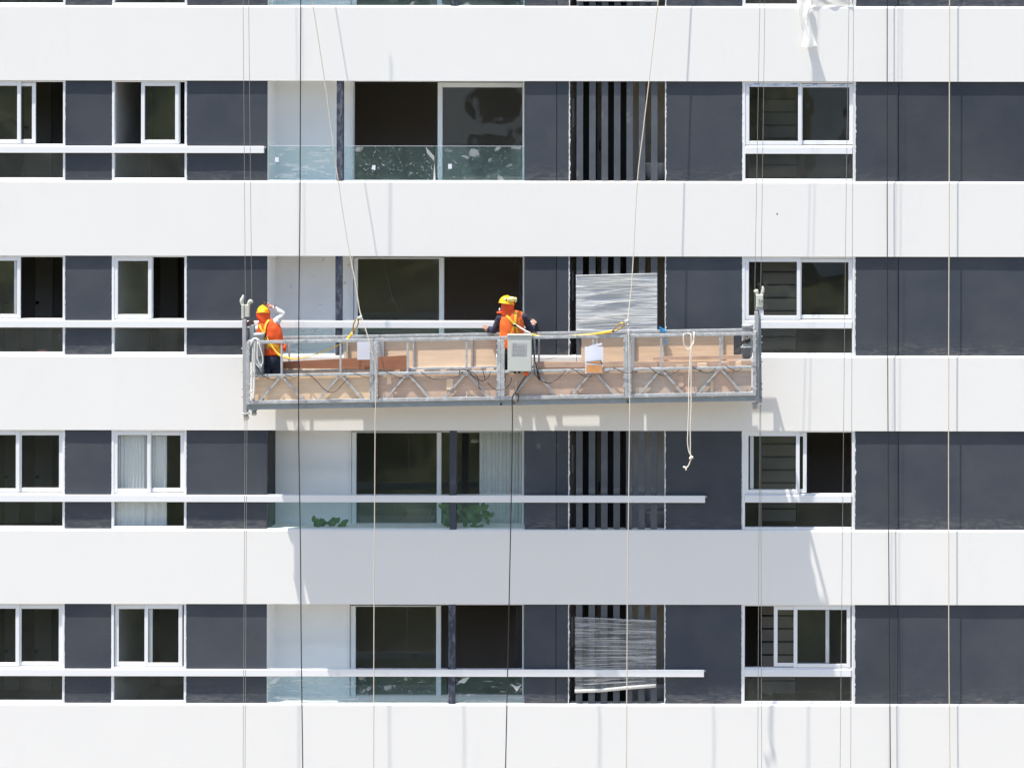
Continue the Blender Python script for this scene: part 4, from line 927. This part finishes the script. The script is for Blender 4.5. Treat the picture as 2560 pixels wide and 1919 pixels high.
# power cable swags along the platform
sw = [[(640, 915), (647, 925), (656, 938), (668, 946), (682, 948), (696, 943)], [(711, 935), (722, 941), (733, 945), (746, 944)], [(767, 935), (779, 941), (795, 957), (810, 973), (825, 981), (840, 978), (855, 963), (870, 944)],
      [(884, 932), (895, 937), (908, 942), (922, 943), (935, 938)], [(966, 931), (980, 937), (996, 944), (1012, 947), (1026, 944), (1034, 940)], [(1052, 930), (1062, 938), (1080, 947), (1105, 949), (1130, 946), (1150, 938), (1158, 928)],
      [(1148, 936), (1150, 927), (1160, 924), (1172, 930), (1185, 942), (1205, 952), (1220, 945), (1226, 930)], [(1168, 925), (1190, 938), (1197, 955), (1197, 968), (1203, 974)], [(1207, 927), (1212, 948), (1204, 955)],
      [(1219, 957), (1232, 970), (1248, 975), (1265, 970), (1276, 958), (1279, 945)], [(1335, 925), (1340, 940), (1360, 955), (1380, 955), (1400, 943), (1415, 926)], [(1424, 922), (1436, 925), (1450, 935), (1465, 942), (1480, 941)],
      [(1523, 919), (1538, 922), (1555, 930), (1572, 933), (1592, 930)], [(1612, 918), (1625, 920), (1640, 932), (1658, 939), (1680, 936), (1700, 924)], [(1728, 917), (1742, 924), (1762, 932), (1778, 930), (1790, 920)],
      [(1804, 913), (1815, 915), (1828, 924), (1843, 928), (1855, 922)], [(1866, 912), (1878, 914), (1890, 919), (1900, 917), (1901, 908)]]
kc = thing('power_cable', W(1250, 940, .96), 'thin black power cable swagged along the middle rail of the platform', 'cable')
for s in sw:
    mb = MB(); mb.tube(smooth_pts([W(x, y, .952 + (.02 if 0 < i < len(s) - 1 else 0)) for i, (x, y) in enumerate(s)], 5), .0065, 6); obj('cable_swag', mb, 'cable_black', kc)
mb = MB(); mb.tube(smooth_pts([W(x, y, .955) for x, y in [(1332, 850), (1334, 872), (1337, 900), (1343, 925), (1345, 945), (1350, 950), (1347, 935), (1343, 926), (1347, 945), (1365, 958), (1378, 957)]], 5), .0085, 6); obj('cable_swag', mb, 'cable_black', kc)
mb = MB(); mb.tube(smooth_pts([W(x, y, .955) for x, y in [(1442, 838), (1442, 870), (1441, 905)]], 4), .004, 5); mb.tube(smooth_pts([W(x, y, .95) for x, y in [(1345, 900), (1375, 898), (1405, 885), (1430, 865)]], 4), .003, 5); mb.tube(smooth_pts([W(x, y, .95) for x, y in [(1443, 840), (1453, 850), (1453, 866), (1446, 870), (1440, 858)]], 4), .003, 5); obj('tie_wire', mb, 'cable_black', kc)
# blue cord
mb = MB(); mb.tube(smooth_pts([W(x, y, .30) for x, y in [(1648, 818), (1655, 823), (1662, 831), (1656, 828), (1650, 822), (1659, 825), (1664, 832)]], 4), .016, 7); mb.tube(smooth_pts([W(x, y, .93) for x, y in [(1664, 848), (1667, 856), (1668, 862)]], 3), .01, 6)
o = obj('blue_cord', mb, 'blue_cord'); tag(o, 'bright blue cord knotted round the back rail near the wrapped slats', 'cord')
# bucket and the stack beside the right end
bk = thing('bucket', W(1866, 897, .75), 'dark grey bucket standing near the right end of the platform', 'bucket')
c0, c1 = W(1866, 897, .75), W(1866, 868, .75)
mb = MB(); mb.tube([c0, c1 - Vector((0, 0, .02)), c1], [.066, .088, .095], 20); obj('bucket_body', mb, 'bucket', bk)
mb = MB(); mb.tube([c1 + Vector((.097 * math.cos(t / 16 * 6.2832), .097 * math.sin(t / 16 * 6.2832), 0)) for t in range(17)], .008, 6); obj('bucket_rim', mb, 'label', bk)
hc = MB()
for q in range(4): hc.tube(smooth_pts([W(1852 + q, 862 - q * 2.3, .80 - q * .02), W(1864, 858 - q * 2.4, .82), W(1876, 853 - q * 2.4, .8)], 4), .011, 6)
o = obj('cable_bundle', hc, 'cable_black'); tag(o, 'short bundle of black cables lying above the bucket at the right end', 'cable')

# papers
pp = thing('paper_notice', W(1485, 858, .95), 'white sheets with an orange print hanging from the third bay of the platform', 'paper')
mb = MB(); vs, fs = grid(lambda u, v: tuple(W(1462 + 46 * u + 3 * v * 0, 904 - 37 * v, .958 + .01 * math.sin(u * 3))), 6, 6); mb.add(vs, fs, True); obj('sheet', mb, 'paper', pp)
mb = MB(); vs, fs = grid(lambda u, v: tuple(W(1473 + 32 * u, 868 - 5 * u * 1 - 6 * v + 3 * (1 - u), .955)), 4, 4); mb.add(vs, fs, True); obj('sheet', mb, 'paper', pp)
mb = MB(); vs, fs = grid(lambda u, v: tuple(W(1463.5 + 43 * u, 934 - 32 * v, .966 + .006 * math.sin(u * 4))), 6, 6); mb.add(vs, fs, True); obj('sheet', mb, 'paper', pp)
mb = MB(); mb.quad(*[W(x, y, .980) for x, y in ((1465.5, 932), (1505, 933), (1505, 914), (1465.5, 912))]); obj('picture', mb, 'orange_print', pp)
mb = MB(); mb.quad(*[W(x, y, .984) for x, y in ((1466, 908), (1507, 911.5), (1503, 901.5), (1466, 905))]); obj('picture_border', mb, 'print_dark', pp)
mb = MB(); mb.quad(*[W(x, y, .988) for x, y in ((1470, 907), (1503, 909.5), (1501, 903), (1470, 905.3))]); obj('picture', mb, 'orange_print', pp)
mb = MB(); vs, fs = grid(lambda u, v: tuple(W(893 + 33.5 * u, 900 - 47 * v - .5 * u, .40 + .015 * math.sin(u * 3 + v))), 6, 6); mb.add(vs, fs, True); o = obj('paper_sheet', mb, 'paper'); tag(o, 'blank white sheet hanging behind the first platform joint beside the cream rope', 'paper')

# ------------------------------------------------------------------ people
def skin_obj(name, V, E, rad, m, parent=None, root='pelvis', loc=None):
    keys = list(V); me = bpy.data.meshes.new(name + '_k'); me.from_pydata([V[k] for k in keys], [(keys.index(a), keys.index(b)) for a, b in E], [])
    t = bpy.data.objects.new('tmp', me); COL.objects.link(t); t.modifiers.new('s', 'SKIN'); sd = t.modifiers.new('d', 'SUBSURF'); sd.levels = 2
    for i, k in enumerate(keys):
        sv = me.skin_vertices[0].data[i]; rr = rad[k]; sv.radius = rr if isinstance(rr, tuple) else (rr, rr); sv.use_root = (k == root)
    dg = bpy.context.evaluated_depsgraph_get(); m2 = bpy.data.meshes.new_from_object(t.evaluated_get(dg)); bpy.data.objects.remove(t)
    mb = MB(); mb.add([v.co.copy() for v in m2.vertices], [tuple(p.vertices) for p in m2.polygons], True); return mb

def person(label, J, face, vest_secs, dat, mats):
    """J: joints in world space; face: unit vector the face looks along"""
    H = J['head']; E = [('pelvis', 'belly'), ('belly', 'chest'), ('chest', 'neck'), ('neck', 'head'), ('head', 'crown')]
    V = dict(pelvis=J['pelvis'], belly=J['pelvis'].lerp(J['neck'], .35), chest=J['pelvis'].lerp(J['neck'], .75), neck=J['neck'], head=H, crown=H + Vector((0, 0, .08)))
    rad = dict(pelvis=(.13, .11), belly=(.12, .10), chest=(.14, .105), neck=.055, head=.085, crown=.07)
    for s in 'lr':
        for a in ('sh', 'el', 'wr', 'hd', 'hip', 'kn', 'an', 'toe'): V[a + s] = J[a + s]
        E += [('chest', 'sh' + s), ('sh' + s, 'el' + s), ('el' + s, 'wr' + s), ('wr' + s, 'hd' + s), ('pelvis', 'hip' + s), ('hip' + s, 'kn' + s), ('kn' + s, 'an' + s), ('an' + s, 'toe' + s)]
        rad.update({'sh' + s: .055, 'el' + s: .040, 'wr' + s: .028, 'hd' + s: (.034, .02), 'hip' + s: .08, 'kn' + s: .055, 'an' + s: .04, 'toe' + s: .035})
    mb = skin_obj('person', V, E, rad, 'skin')
    # fingers and thumb
    for s in 'lr':
        d = (J['hd' + s] - J['wr' + s]).normalized(); side = d.cross(Vector((0, -1, 0)))
        side = side.normalized() if side.length > .1 else Vector((1, 0, 0)); nrm = d.cross(side).normalized(); cur = J['curl' + s]
        for k, L in enumerate((.062, .072, .068, .052)):
            b = J['hd' + s] + side * (.012 * (k - 1.5)) * 1.5
            mb.tube(smooth_pts([b, b + d * L * .5 + cur * .006, b + d * L * .8 + cur * .03, b + d * L * .85 + cur * .05], 3), smooth_r([.0095, .009, .008, .007], 3), 6)
        b = J['wr' + s].lerp(J['hd' + s], .45) - side * .02
        mb.tube([b, b - side * .03 + d * .02, b - side * .035 + d * .045 + cur * .01], [.012, .010, .008], 6)
    # face: brow, nose, lips, ears, eyes
    f = face.normalized(); rt = f.cross(Vector((0, 0, 1))).normalized()
    mb.tube([H + f * .085 + Vector((0, 0, .02)), H + f * .108 - Vector((0, 0, .015)), H + f * .085 - Vector((0, 0, .022))], [.008, .013, .008], 7)
    mb.ell(H + f * .082 - Vector((0, 0, .05)), .02, .012, .007)
    for s in (-1, 1):
        mb.ell(H + f * .080 + rt * s * .03 + Vector((0, 0, .015)), .012, .012, .008); mb.ell(H + rt * s * .086, .010, .02, .03)
    xs = [v.z for v in mb.v]; off = Vector((J['pelvis'].x, J['pelvis'].y, min(xs)))
    me = mb.mesh('person', off); me.materials.append(M[mats['skin']]); P = bpy.data.objects.new('person', me); COL.objects.link(P); P.location = off; tag(P, label, 'person', None)
    # shirt sleeves
    for s in 'lr':
        m_ = MB(); a, b, c = J['sh' + s], J['el' + s], J['wr' + s]; i0 = J['chest_in' + s]
        m_.tube(smooth_pts([i0, a, a.lerp(b, .5), b, b.lerp(c, .45), c], 5), smooth_r([.07, .068, .062, .056, .048, .040], 5), 14); m_.wrinkle(.006, (22, 22, 26)); obj('sleeve', m_, mats['sleeve'], P)
    # trousers
    m_ = MB(); pe = J['pelvis']
    m_.loft([(pe + Vector((0, 0, .13)), .150, .115), (pe + Vector((0, 0, .06)), .160, .125), (pe - Vector((0, 0, .03)), .165, .13), (pe - Vector((0, 0, .09)), .15, .12), (pe - Vector((0, 0, .12)), .06, .06)], 20)
    for s in 'lr': m_.tube(smooth_pts([J['hip' + s] + Vector((0, 0, .05)), J['hip' + s] - Vector((0, 0, .08)), J['kn' + s], J['an' + s]], 5), smooth_r([.09, .092, .072, .062], 5), 14)
    m_.wrinkle(.006, (12, 12, 14)); obj('trousers', m_, mats['trousers'], P)
    for s in 'lr':
        m_ = MB(); m_.tube([J['an' + s] + Vector((0, 0, .03)), J['an' + s] - Vector((0, 0, .035)), J['toe' + s]], [.05, .055, .042], 10); obj('boot', m_, 'black', P)
    # vest
    m_ = MB(); dense = []
    for a_, b_ in zip(vest_secs[:-1], vest_secs[1:]):
        for q in range(4): dense.append((Vector(a_[0]).lerp(Vector(b_[0]), q / 4), a_[1] + (b_[1] - a_[1]) * q / 4, a_[2] + (b_[2] - a_[2]) * q / 4))
    dense.append(vest_secs[-1]); m_.loft(dense, 40); m_.wrinkle(.008, (13, 13, 8)); ve = obj('vest', m_, mats['vest'], P)
    return P, ve

def vest_back(secs, x, z, out=.008):
    """y of the camera-side surface of the vest at (x, z)"""
    s = sorted(secs, key=lambda q: q[0][2])
    z = min(max(z, s[0][0][2]), s[-1][0][2])
    for a, b in zip(s[:-1], s[1:]):
        if a[0][2] <= z <= b[0][2]:
            t = (z - a[0][2]) / max(1e-6, b[0][2] - a[0][2]); cx = a[0][0] + (b[0][0] - a[0][0]) * t; cy = a[0][1] + (b[0][1] - a[0][1]) * t
            rx = a[1] + (b[1] - a[1]) * t; ry = a[2] + (b[2] - a[2]) * t
            u = max(-.97, min(.97, (x - cx) / rx)); return cy - ry * math.sqrt(1 - u * u) - out
    return s[0][0][1]
def strap(P, secs, pts, wpx, d, m='yellow', name='harness_strap', k=5, out=.014):
    pp_ = smooth_pts([W(x, y, d) for x, y in pts], k); mb = MB(); w_ = wpx / PPM / 2; vs = []
    for i, p in enumerate(pp_):
        a = (pp_[min(i + 1, len(pp_) - 1)] - pp_[max(i - 1, 0)]); n = Vector((-a.z, 0, a.x)).normalized() * w_
        for q in (p - n, p + n): q.y = vest_back(secs, q.x, q.z, out); vs.append(q)
        for q in (p - n, p + n): q = q.copy(); q.y = vest_back(secs, q.x, q.z, out) + .007; vs.append(q)
    fs = []
    for i in range(len(pp_) - 1):
        q = i * 4; fs += [(q, q + 1, q + 5, q + 4), (q + 3, q + 2, q + 6, q + 7), (q + 2, q, q + 4, q + 6), (q + 1, q + 3, q + 7, q + 5)]
    mb.add(vs, fs); return obj(name, mb, m, P)
def helmet(P, c, rx, rz, tilt, m='helmet'):
    from mathutils import Euler
    e = Euler(tilt); mb = MB(); mb.ell(c, rx, rx * 1.12, rz, 22, 10, e, 0, math.pi * .5)
    # rim and inner shell
    pts = []
    for t in range(25):
        a = t / 24 * 6.2832; q = Vector((rx * 1.03 * math.cos(a), rx * 1.17 * math.sin(a) + (.02 if math.sin(a) > .5 else 0), 0)); q.rotate(e); pts.append(Vector(c) + q)
    mb.tube(pts, .008, 6); h = obj('helmet', mb, m, P)
    q = MB(); v = Vector((0, 0, rz * .9)); 
    rid = []
    for t in range(9):
        a = (t / 8 - .5) * 2.2; z = Vector((0, math.sin(a) * rx * 1.10, math.cos(a) * rz + .003)); z.rotate(e); rid.append(Vector(c) + z)
    q.tube(rid, .010, 6); obj('helmet_ridge', q, m, h); return h

def S(px, py, d): return W(px, py, d)
def secs_px(lst, d, ry): return [((W(x, y, d).x, -d, W(x, y, d).z), hw / PPM, r_) for (x, y, hw, r_) in lst]
# worker 1 (left end, right arm raised to the head)
d1 = .50
J1 = dict(head=S(658, 789, d1), neck=S(664, 806, d1), pelvis=S(682, 905, d1),
          shr=S(690, 806, d1), elr=S(706, 786, d1 - .03), wrr=S(682, 768, d1 + .0), hdr=S(671, 764.5, d1 + .02), curlr=Vector((-.5, .8, -.3)),
          shl=S(645, 822, d1), ell=S(641, 850, d1 - .1), wrl=S(648, 838, d1 - .30), hdl=S(650, 832, d1 - .34), curll=Vector((0, .3, .9)),
          hipl=S(668, 912, d1), knl=S(668, 958, d1 - .05), anl=S(664, 994, d1), toel=S(662, 999, d1 - .15),
          hipr=S(693, 911, d1), knr=S(694, 956, d1 - .03), anr=S(696, 994, d1), toer=S(698, 998, d1 - .15),
          chest_inr=S(681, 812, d1), chest_inl=S(656, 818, d1))
vs1 = secs_px([(683, 888, 24, .125), (684, 868, 23, .12), (682, 852, 24, .125), (675, 836, 31, .135), (671, 820, 31, .13), (671, 808, 25, .11), (671, 799, 14, .085), (667, 795, 6, .06)], d1, 0)
P1, V1 = person('worker in orange hood and pale sleeves raising one arm at the left platform end', J1, Vector((-.1, 1, .15)), vs1, None, dict(skin='glove', sleeve='pale', trousers='denim', vest='orange'))
mb = MB(); mb.loft(secs_px([(664, 812, 13, .11), (662, 803, 14.5, .115), (659, 795, 16.5, .115), (658, 784, 17.3, .12), (658, 777, 16, .115), (658, 770, 10, .07)], d1, 0), 30); mb.wrinkle(.005, (16, 16, 26)); hd = obj('hood', mb, 'hood', P1)
helmet(P1, S(658, 783, d1), .110, .135, (R(-10), R(-3), 0))
strap(V1, vs1, [(651, 811), (656, 820), (664, 832)], 5, d1); strap(V1, vs1, [(675, 799), (669, 808), (666, 820), (665, 832)], 5, d1)
strap(V1, vs1, [(665, 832), (668, 845), (675, 858), (682, 868)], 4, d1); strap(V1, vs1, [(664, 832), (661, 850), (659, 866)], 4, d1)
strap(V1, vs1, [(662, 868), (672, 864), (684, 861), (700, 865)], 5.5, d1); strap(V1, vs1, [(690, 862), (697, 868), (703, 880)], 6, d1, out=.012)
mb = MB(); p = S(665.5, 836, d1); p.y = vest_back(vs1, p.x, p.z, .016); mb.ell(p, .034, .012, .040); obj('harness_pad', mb, 'black', V1)
mb = MB(); mb.ell(S(668, 845, .64), .018, .01, .03); obj('harness_ring', mb, 'brass', V1)
mb = MB(); c = S(663, 758.5, d1 + .02); mb.ell(c, .034, .03, .018); mb.cyl(c + Vector((-.03, 0, .01)), (1, 0, .1), .012, .05, 10); o = obj('hand_tool', mb, 'black'); tag(o, 'small black tool held above the helmet of the left worker', 'tool')
mb = MB(); mb.cyl(S(687, 766, d1 + .04), (0, 1, .3), .016, .012, 12); obj('wrist_watch', mb, 'black', P1)
mb = MB(); mb.ell(S(711, 870, d1), .035, .05, .055); mb.tube([S(706, 857, d1), S(712, 866, d1), S(713, 880, d1)], [.02, .035, .015], 8); obj('tool_pouch', mb, 'orange', P1)

# worker 2 (middle, both hands held out)
d2 = .50
J2 = dict(head=S(1266, 768, d2), neck=S(1272, 783, d2), pelvis=S(1277, 880, d2),
          shr=S(1309, 793, d2), elr=S(1327, 825, d2 - .08), wrr=S(1333, 817, d2 - .22), hdr=S(1335, 809, d2 - .26), curlr=Vector((-.6, .2, .3)),
          shl=S(1251, 795, d2), ell=S(1236, 826, d2 - .05), wrl=S(1223, 822, d2 - .20), hdl=S(1216, 820, d2 - .24), curll=Vector((-.3, .3, .4)),
          hipl=S(1265, 888, d2), knl=S(1256, 938, d2 - .05), anl=S(1248, 985, d2), toel=S(1245, 990, d2 - .15),
          hipr=S(1289, 888, d2), knr=S(1294, 938, d2 - .03), anr=S(1298, 984, d2), toer=S(1300, 989, d2 - .15),
          chest_inr=S(1299, 798, d2), chest_inl=S(1262, 800, d2))
vs2 = secs_px([(1279, 872, 27, .13), (1279, 850, 29, .13), (1279, 832, 30, .13), (1280, 812, 31, .135), (1281, 795, 31, .125), (1282, 786, 28, .11), (1282, 780, 22, .085), (1279, 776, 10, .06)], d2, 0)
P2, V2 = person('worker in orange vest over navy shirt with goggled yellow helmet beside the control box', J2, Vector((-.55, 1, -.1)), vs2, None, dict(skin='skin', sleeve='navy', trousers='blacktr', vest='orange2'))
mb = MB(); mb.loft(secs_px([(1270, 789, 19, .11), (1270, 784, 16.5, .115), (1269, 778, 15.5, .11), (1269, 768, 16, .115), (1270, 758, 16.5, .12), (1270, 752, 12, .09)], d2, 0), 22); mb.tube(smooth_pts([S(1243, 782, d2), S(1255, 782, d2 + .06), S(1270, 777, d2 + .09)], 4), smooth_r([.016, .022, .03], 4), 8); obj('hood', mb, 'hood', P2)
hm = helmet(P2, S(1266, 759, d2), .132, .135, (R(-4), R(8), 0))
mb = MB(); mb.ell(S(1279, 748.5, d2 + .135), .072, .03, .042); mb.ell(S(1289.5, 750.5, d2 + .09), .022, .05, .046); obj('goggles', mb, 'goggle', hm)
mb = MB(); mb.tube(smooth_pts([S(1246, 756, d2 + .05), S(1256, 752, d2 + .11), S(1268, 750, d2 + .14)], 4), .008, 6); mb.ell(S(1261, 754.5, d2 + .12), .018, .01, .026); obj('goggle_strap', mb, 'black', hm)
mb = MB(); mb.ell(S(1250, 775, d2 - .03), .02, .05, .035); obj('face_mask', mb, 'paper', P2)
strap(V2, vs2, [(1264, 782), (1272, 791), (1280, 799), (1287, 807)], 5.5, d2); strap(V2, vs2, [(1291.5, 779), (1291, 790), (1290, 806)], 6, d2)
strap(V2, vs2, [(1289, 812), (1285, 821), (1279, 835)], 4.5, d2); strap(V2, vs2, [(1291, 812), (1294, 822), (1297, 836)], 4.5, d2)
mb = MB(); p = S(1290, 810, d2); p.y = vest_back(vs2, p.x, p.z, .016); mb.ell(p, .036, .012, .038); obj('harness_pad', mb, 'black', V2)
mb = MB(); p = S(1290, 808.5, d2); p.y = vest_back(vs2, p.x, p.z, .026); mb.ell(p, .03, .010, .014); obj('harness_buckle', mb, 'goggle', V2)

# lanyards
def lanyard(label, pts, hook, dh, shade_pts=None):
    L = thing('lanyard', W(*pts[0][:3]), label, 'lanyard', 'yellow shock lanyards clipped to the lifelines')
    mb = MB(); q = smooth_pts([W(*p[:3]) for p in pts], 5); rr = smooth_r([p[3] for p in pts], 5); mb.tube(q, rr, 8, flat=.5); obj('webbing', mb, 'yellow', L)
    # open hook
    a, b = hook; A, Bq = W(*a, dh), W(*b, dh); ax = (Bq - A); n = Vector((-ax.z, 0, ax.x)).normalized()
    loop = [A, A + ax * .3 + n * .028, A + ax * .75 + n * .036, Bq, A + ax * .8 - n * .034, A + ax * .35 - n * .026, A]
    mb = MB(); mb.tube(smooth_pts(loop, 5), .012, 8); obj('snap_hook', mb, 'brass', L)
    mb = MB(); mb.ell(A, .02, .018, .02); obj('thimble', mb, 'black', L)
    mb = MB(); c = W(b[0] + 6, b[1] - 5, dh); mb.bev(c.x - .035, c.x + .015, c.y - .02, c.y + .02, c.z - .02, c.z + .02, .005); mb.cyl(c + Vector((.02, 0, 0)), (0, 0, 1), .022, .07, 12); obj('rope_grab', mb, 'cream_metal', L)
    return L
lanyard('yellow lanyard curving from the left worker up to the slanting cream rope', [(668, 846, .66, .008), (677, 862, .68, .012), (690, 880, .70, .018), (700, 889, .72, .022), (714, 894, .76, .018), (738, 898, .80, .010), (775, 891, .84, .008), (815, 877, .88, .009), (850, 861, .90, .010), (868, 848, .90, .018), (882, 832, .90, .024)], ((884, 831), (893, 800)), .90)
lanyard('yellow lanyard lying along the top rail from the middle worker to the second cream rope', [(1330, 835, .88, .014), (1333, 837, .885, .015), (1338, 838, .89, .014), (1350, 841, .90, .012), (1378, 841, .90, .011), (1410, 840.5, .90, .010), (1440, 839, .90, .012), (1475, 836.5, .92, .014), (1505, 833.5, .95, .022), (1530, 829, .95, .024)], ((1533, 829), (1560, 809)), .95)

mb = MB(); mb.tube(smooth_pts([W(*p) for p in [(1291, 813, .67), (1301, 820, .70), (1311, 826, .76), (1318, 830, .82), (1326, 833, .87)]], 4), smooth_r([.008, .012, .013, .014, .012], 4), 8)
o = obj('lanyard_connector', mb, 'rope_w'); tag(o, 'short pale connector clipped to the back of the middle worker', 'lanyard')
# small hole in the band above the right windows, small stains
mb = MB(); mb.cyl((W(1943, 536, 0).x, .003, W(1943, 536, 0).z), (0, 1, 0), .014, .008, 12); obj('bolt_hole', mb, 'blackwall', BLD)
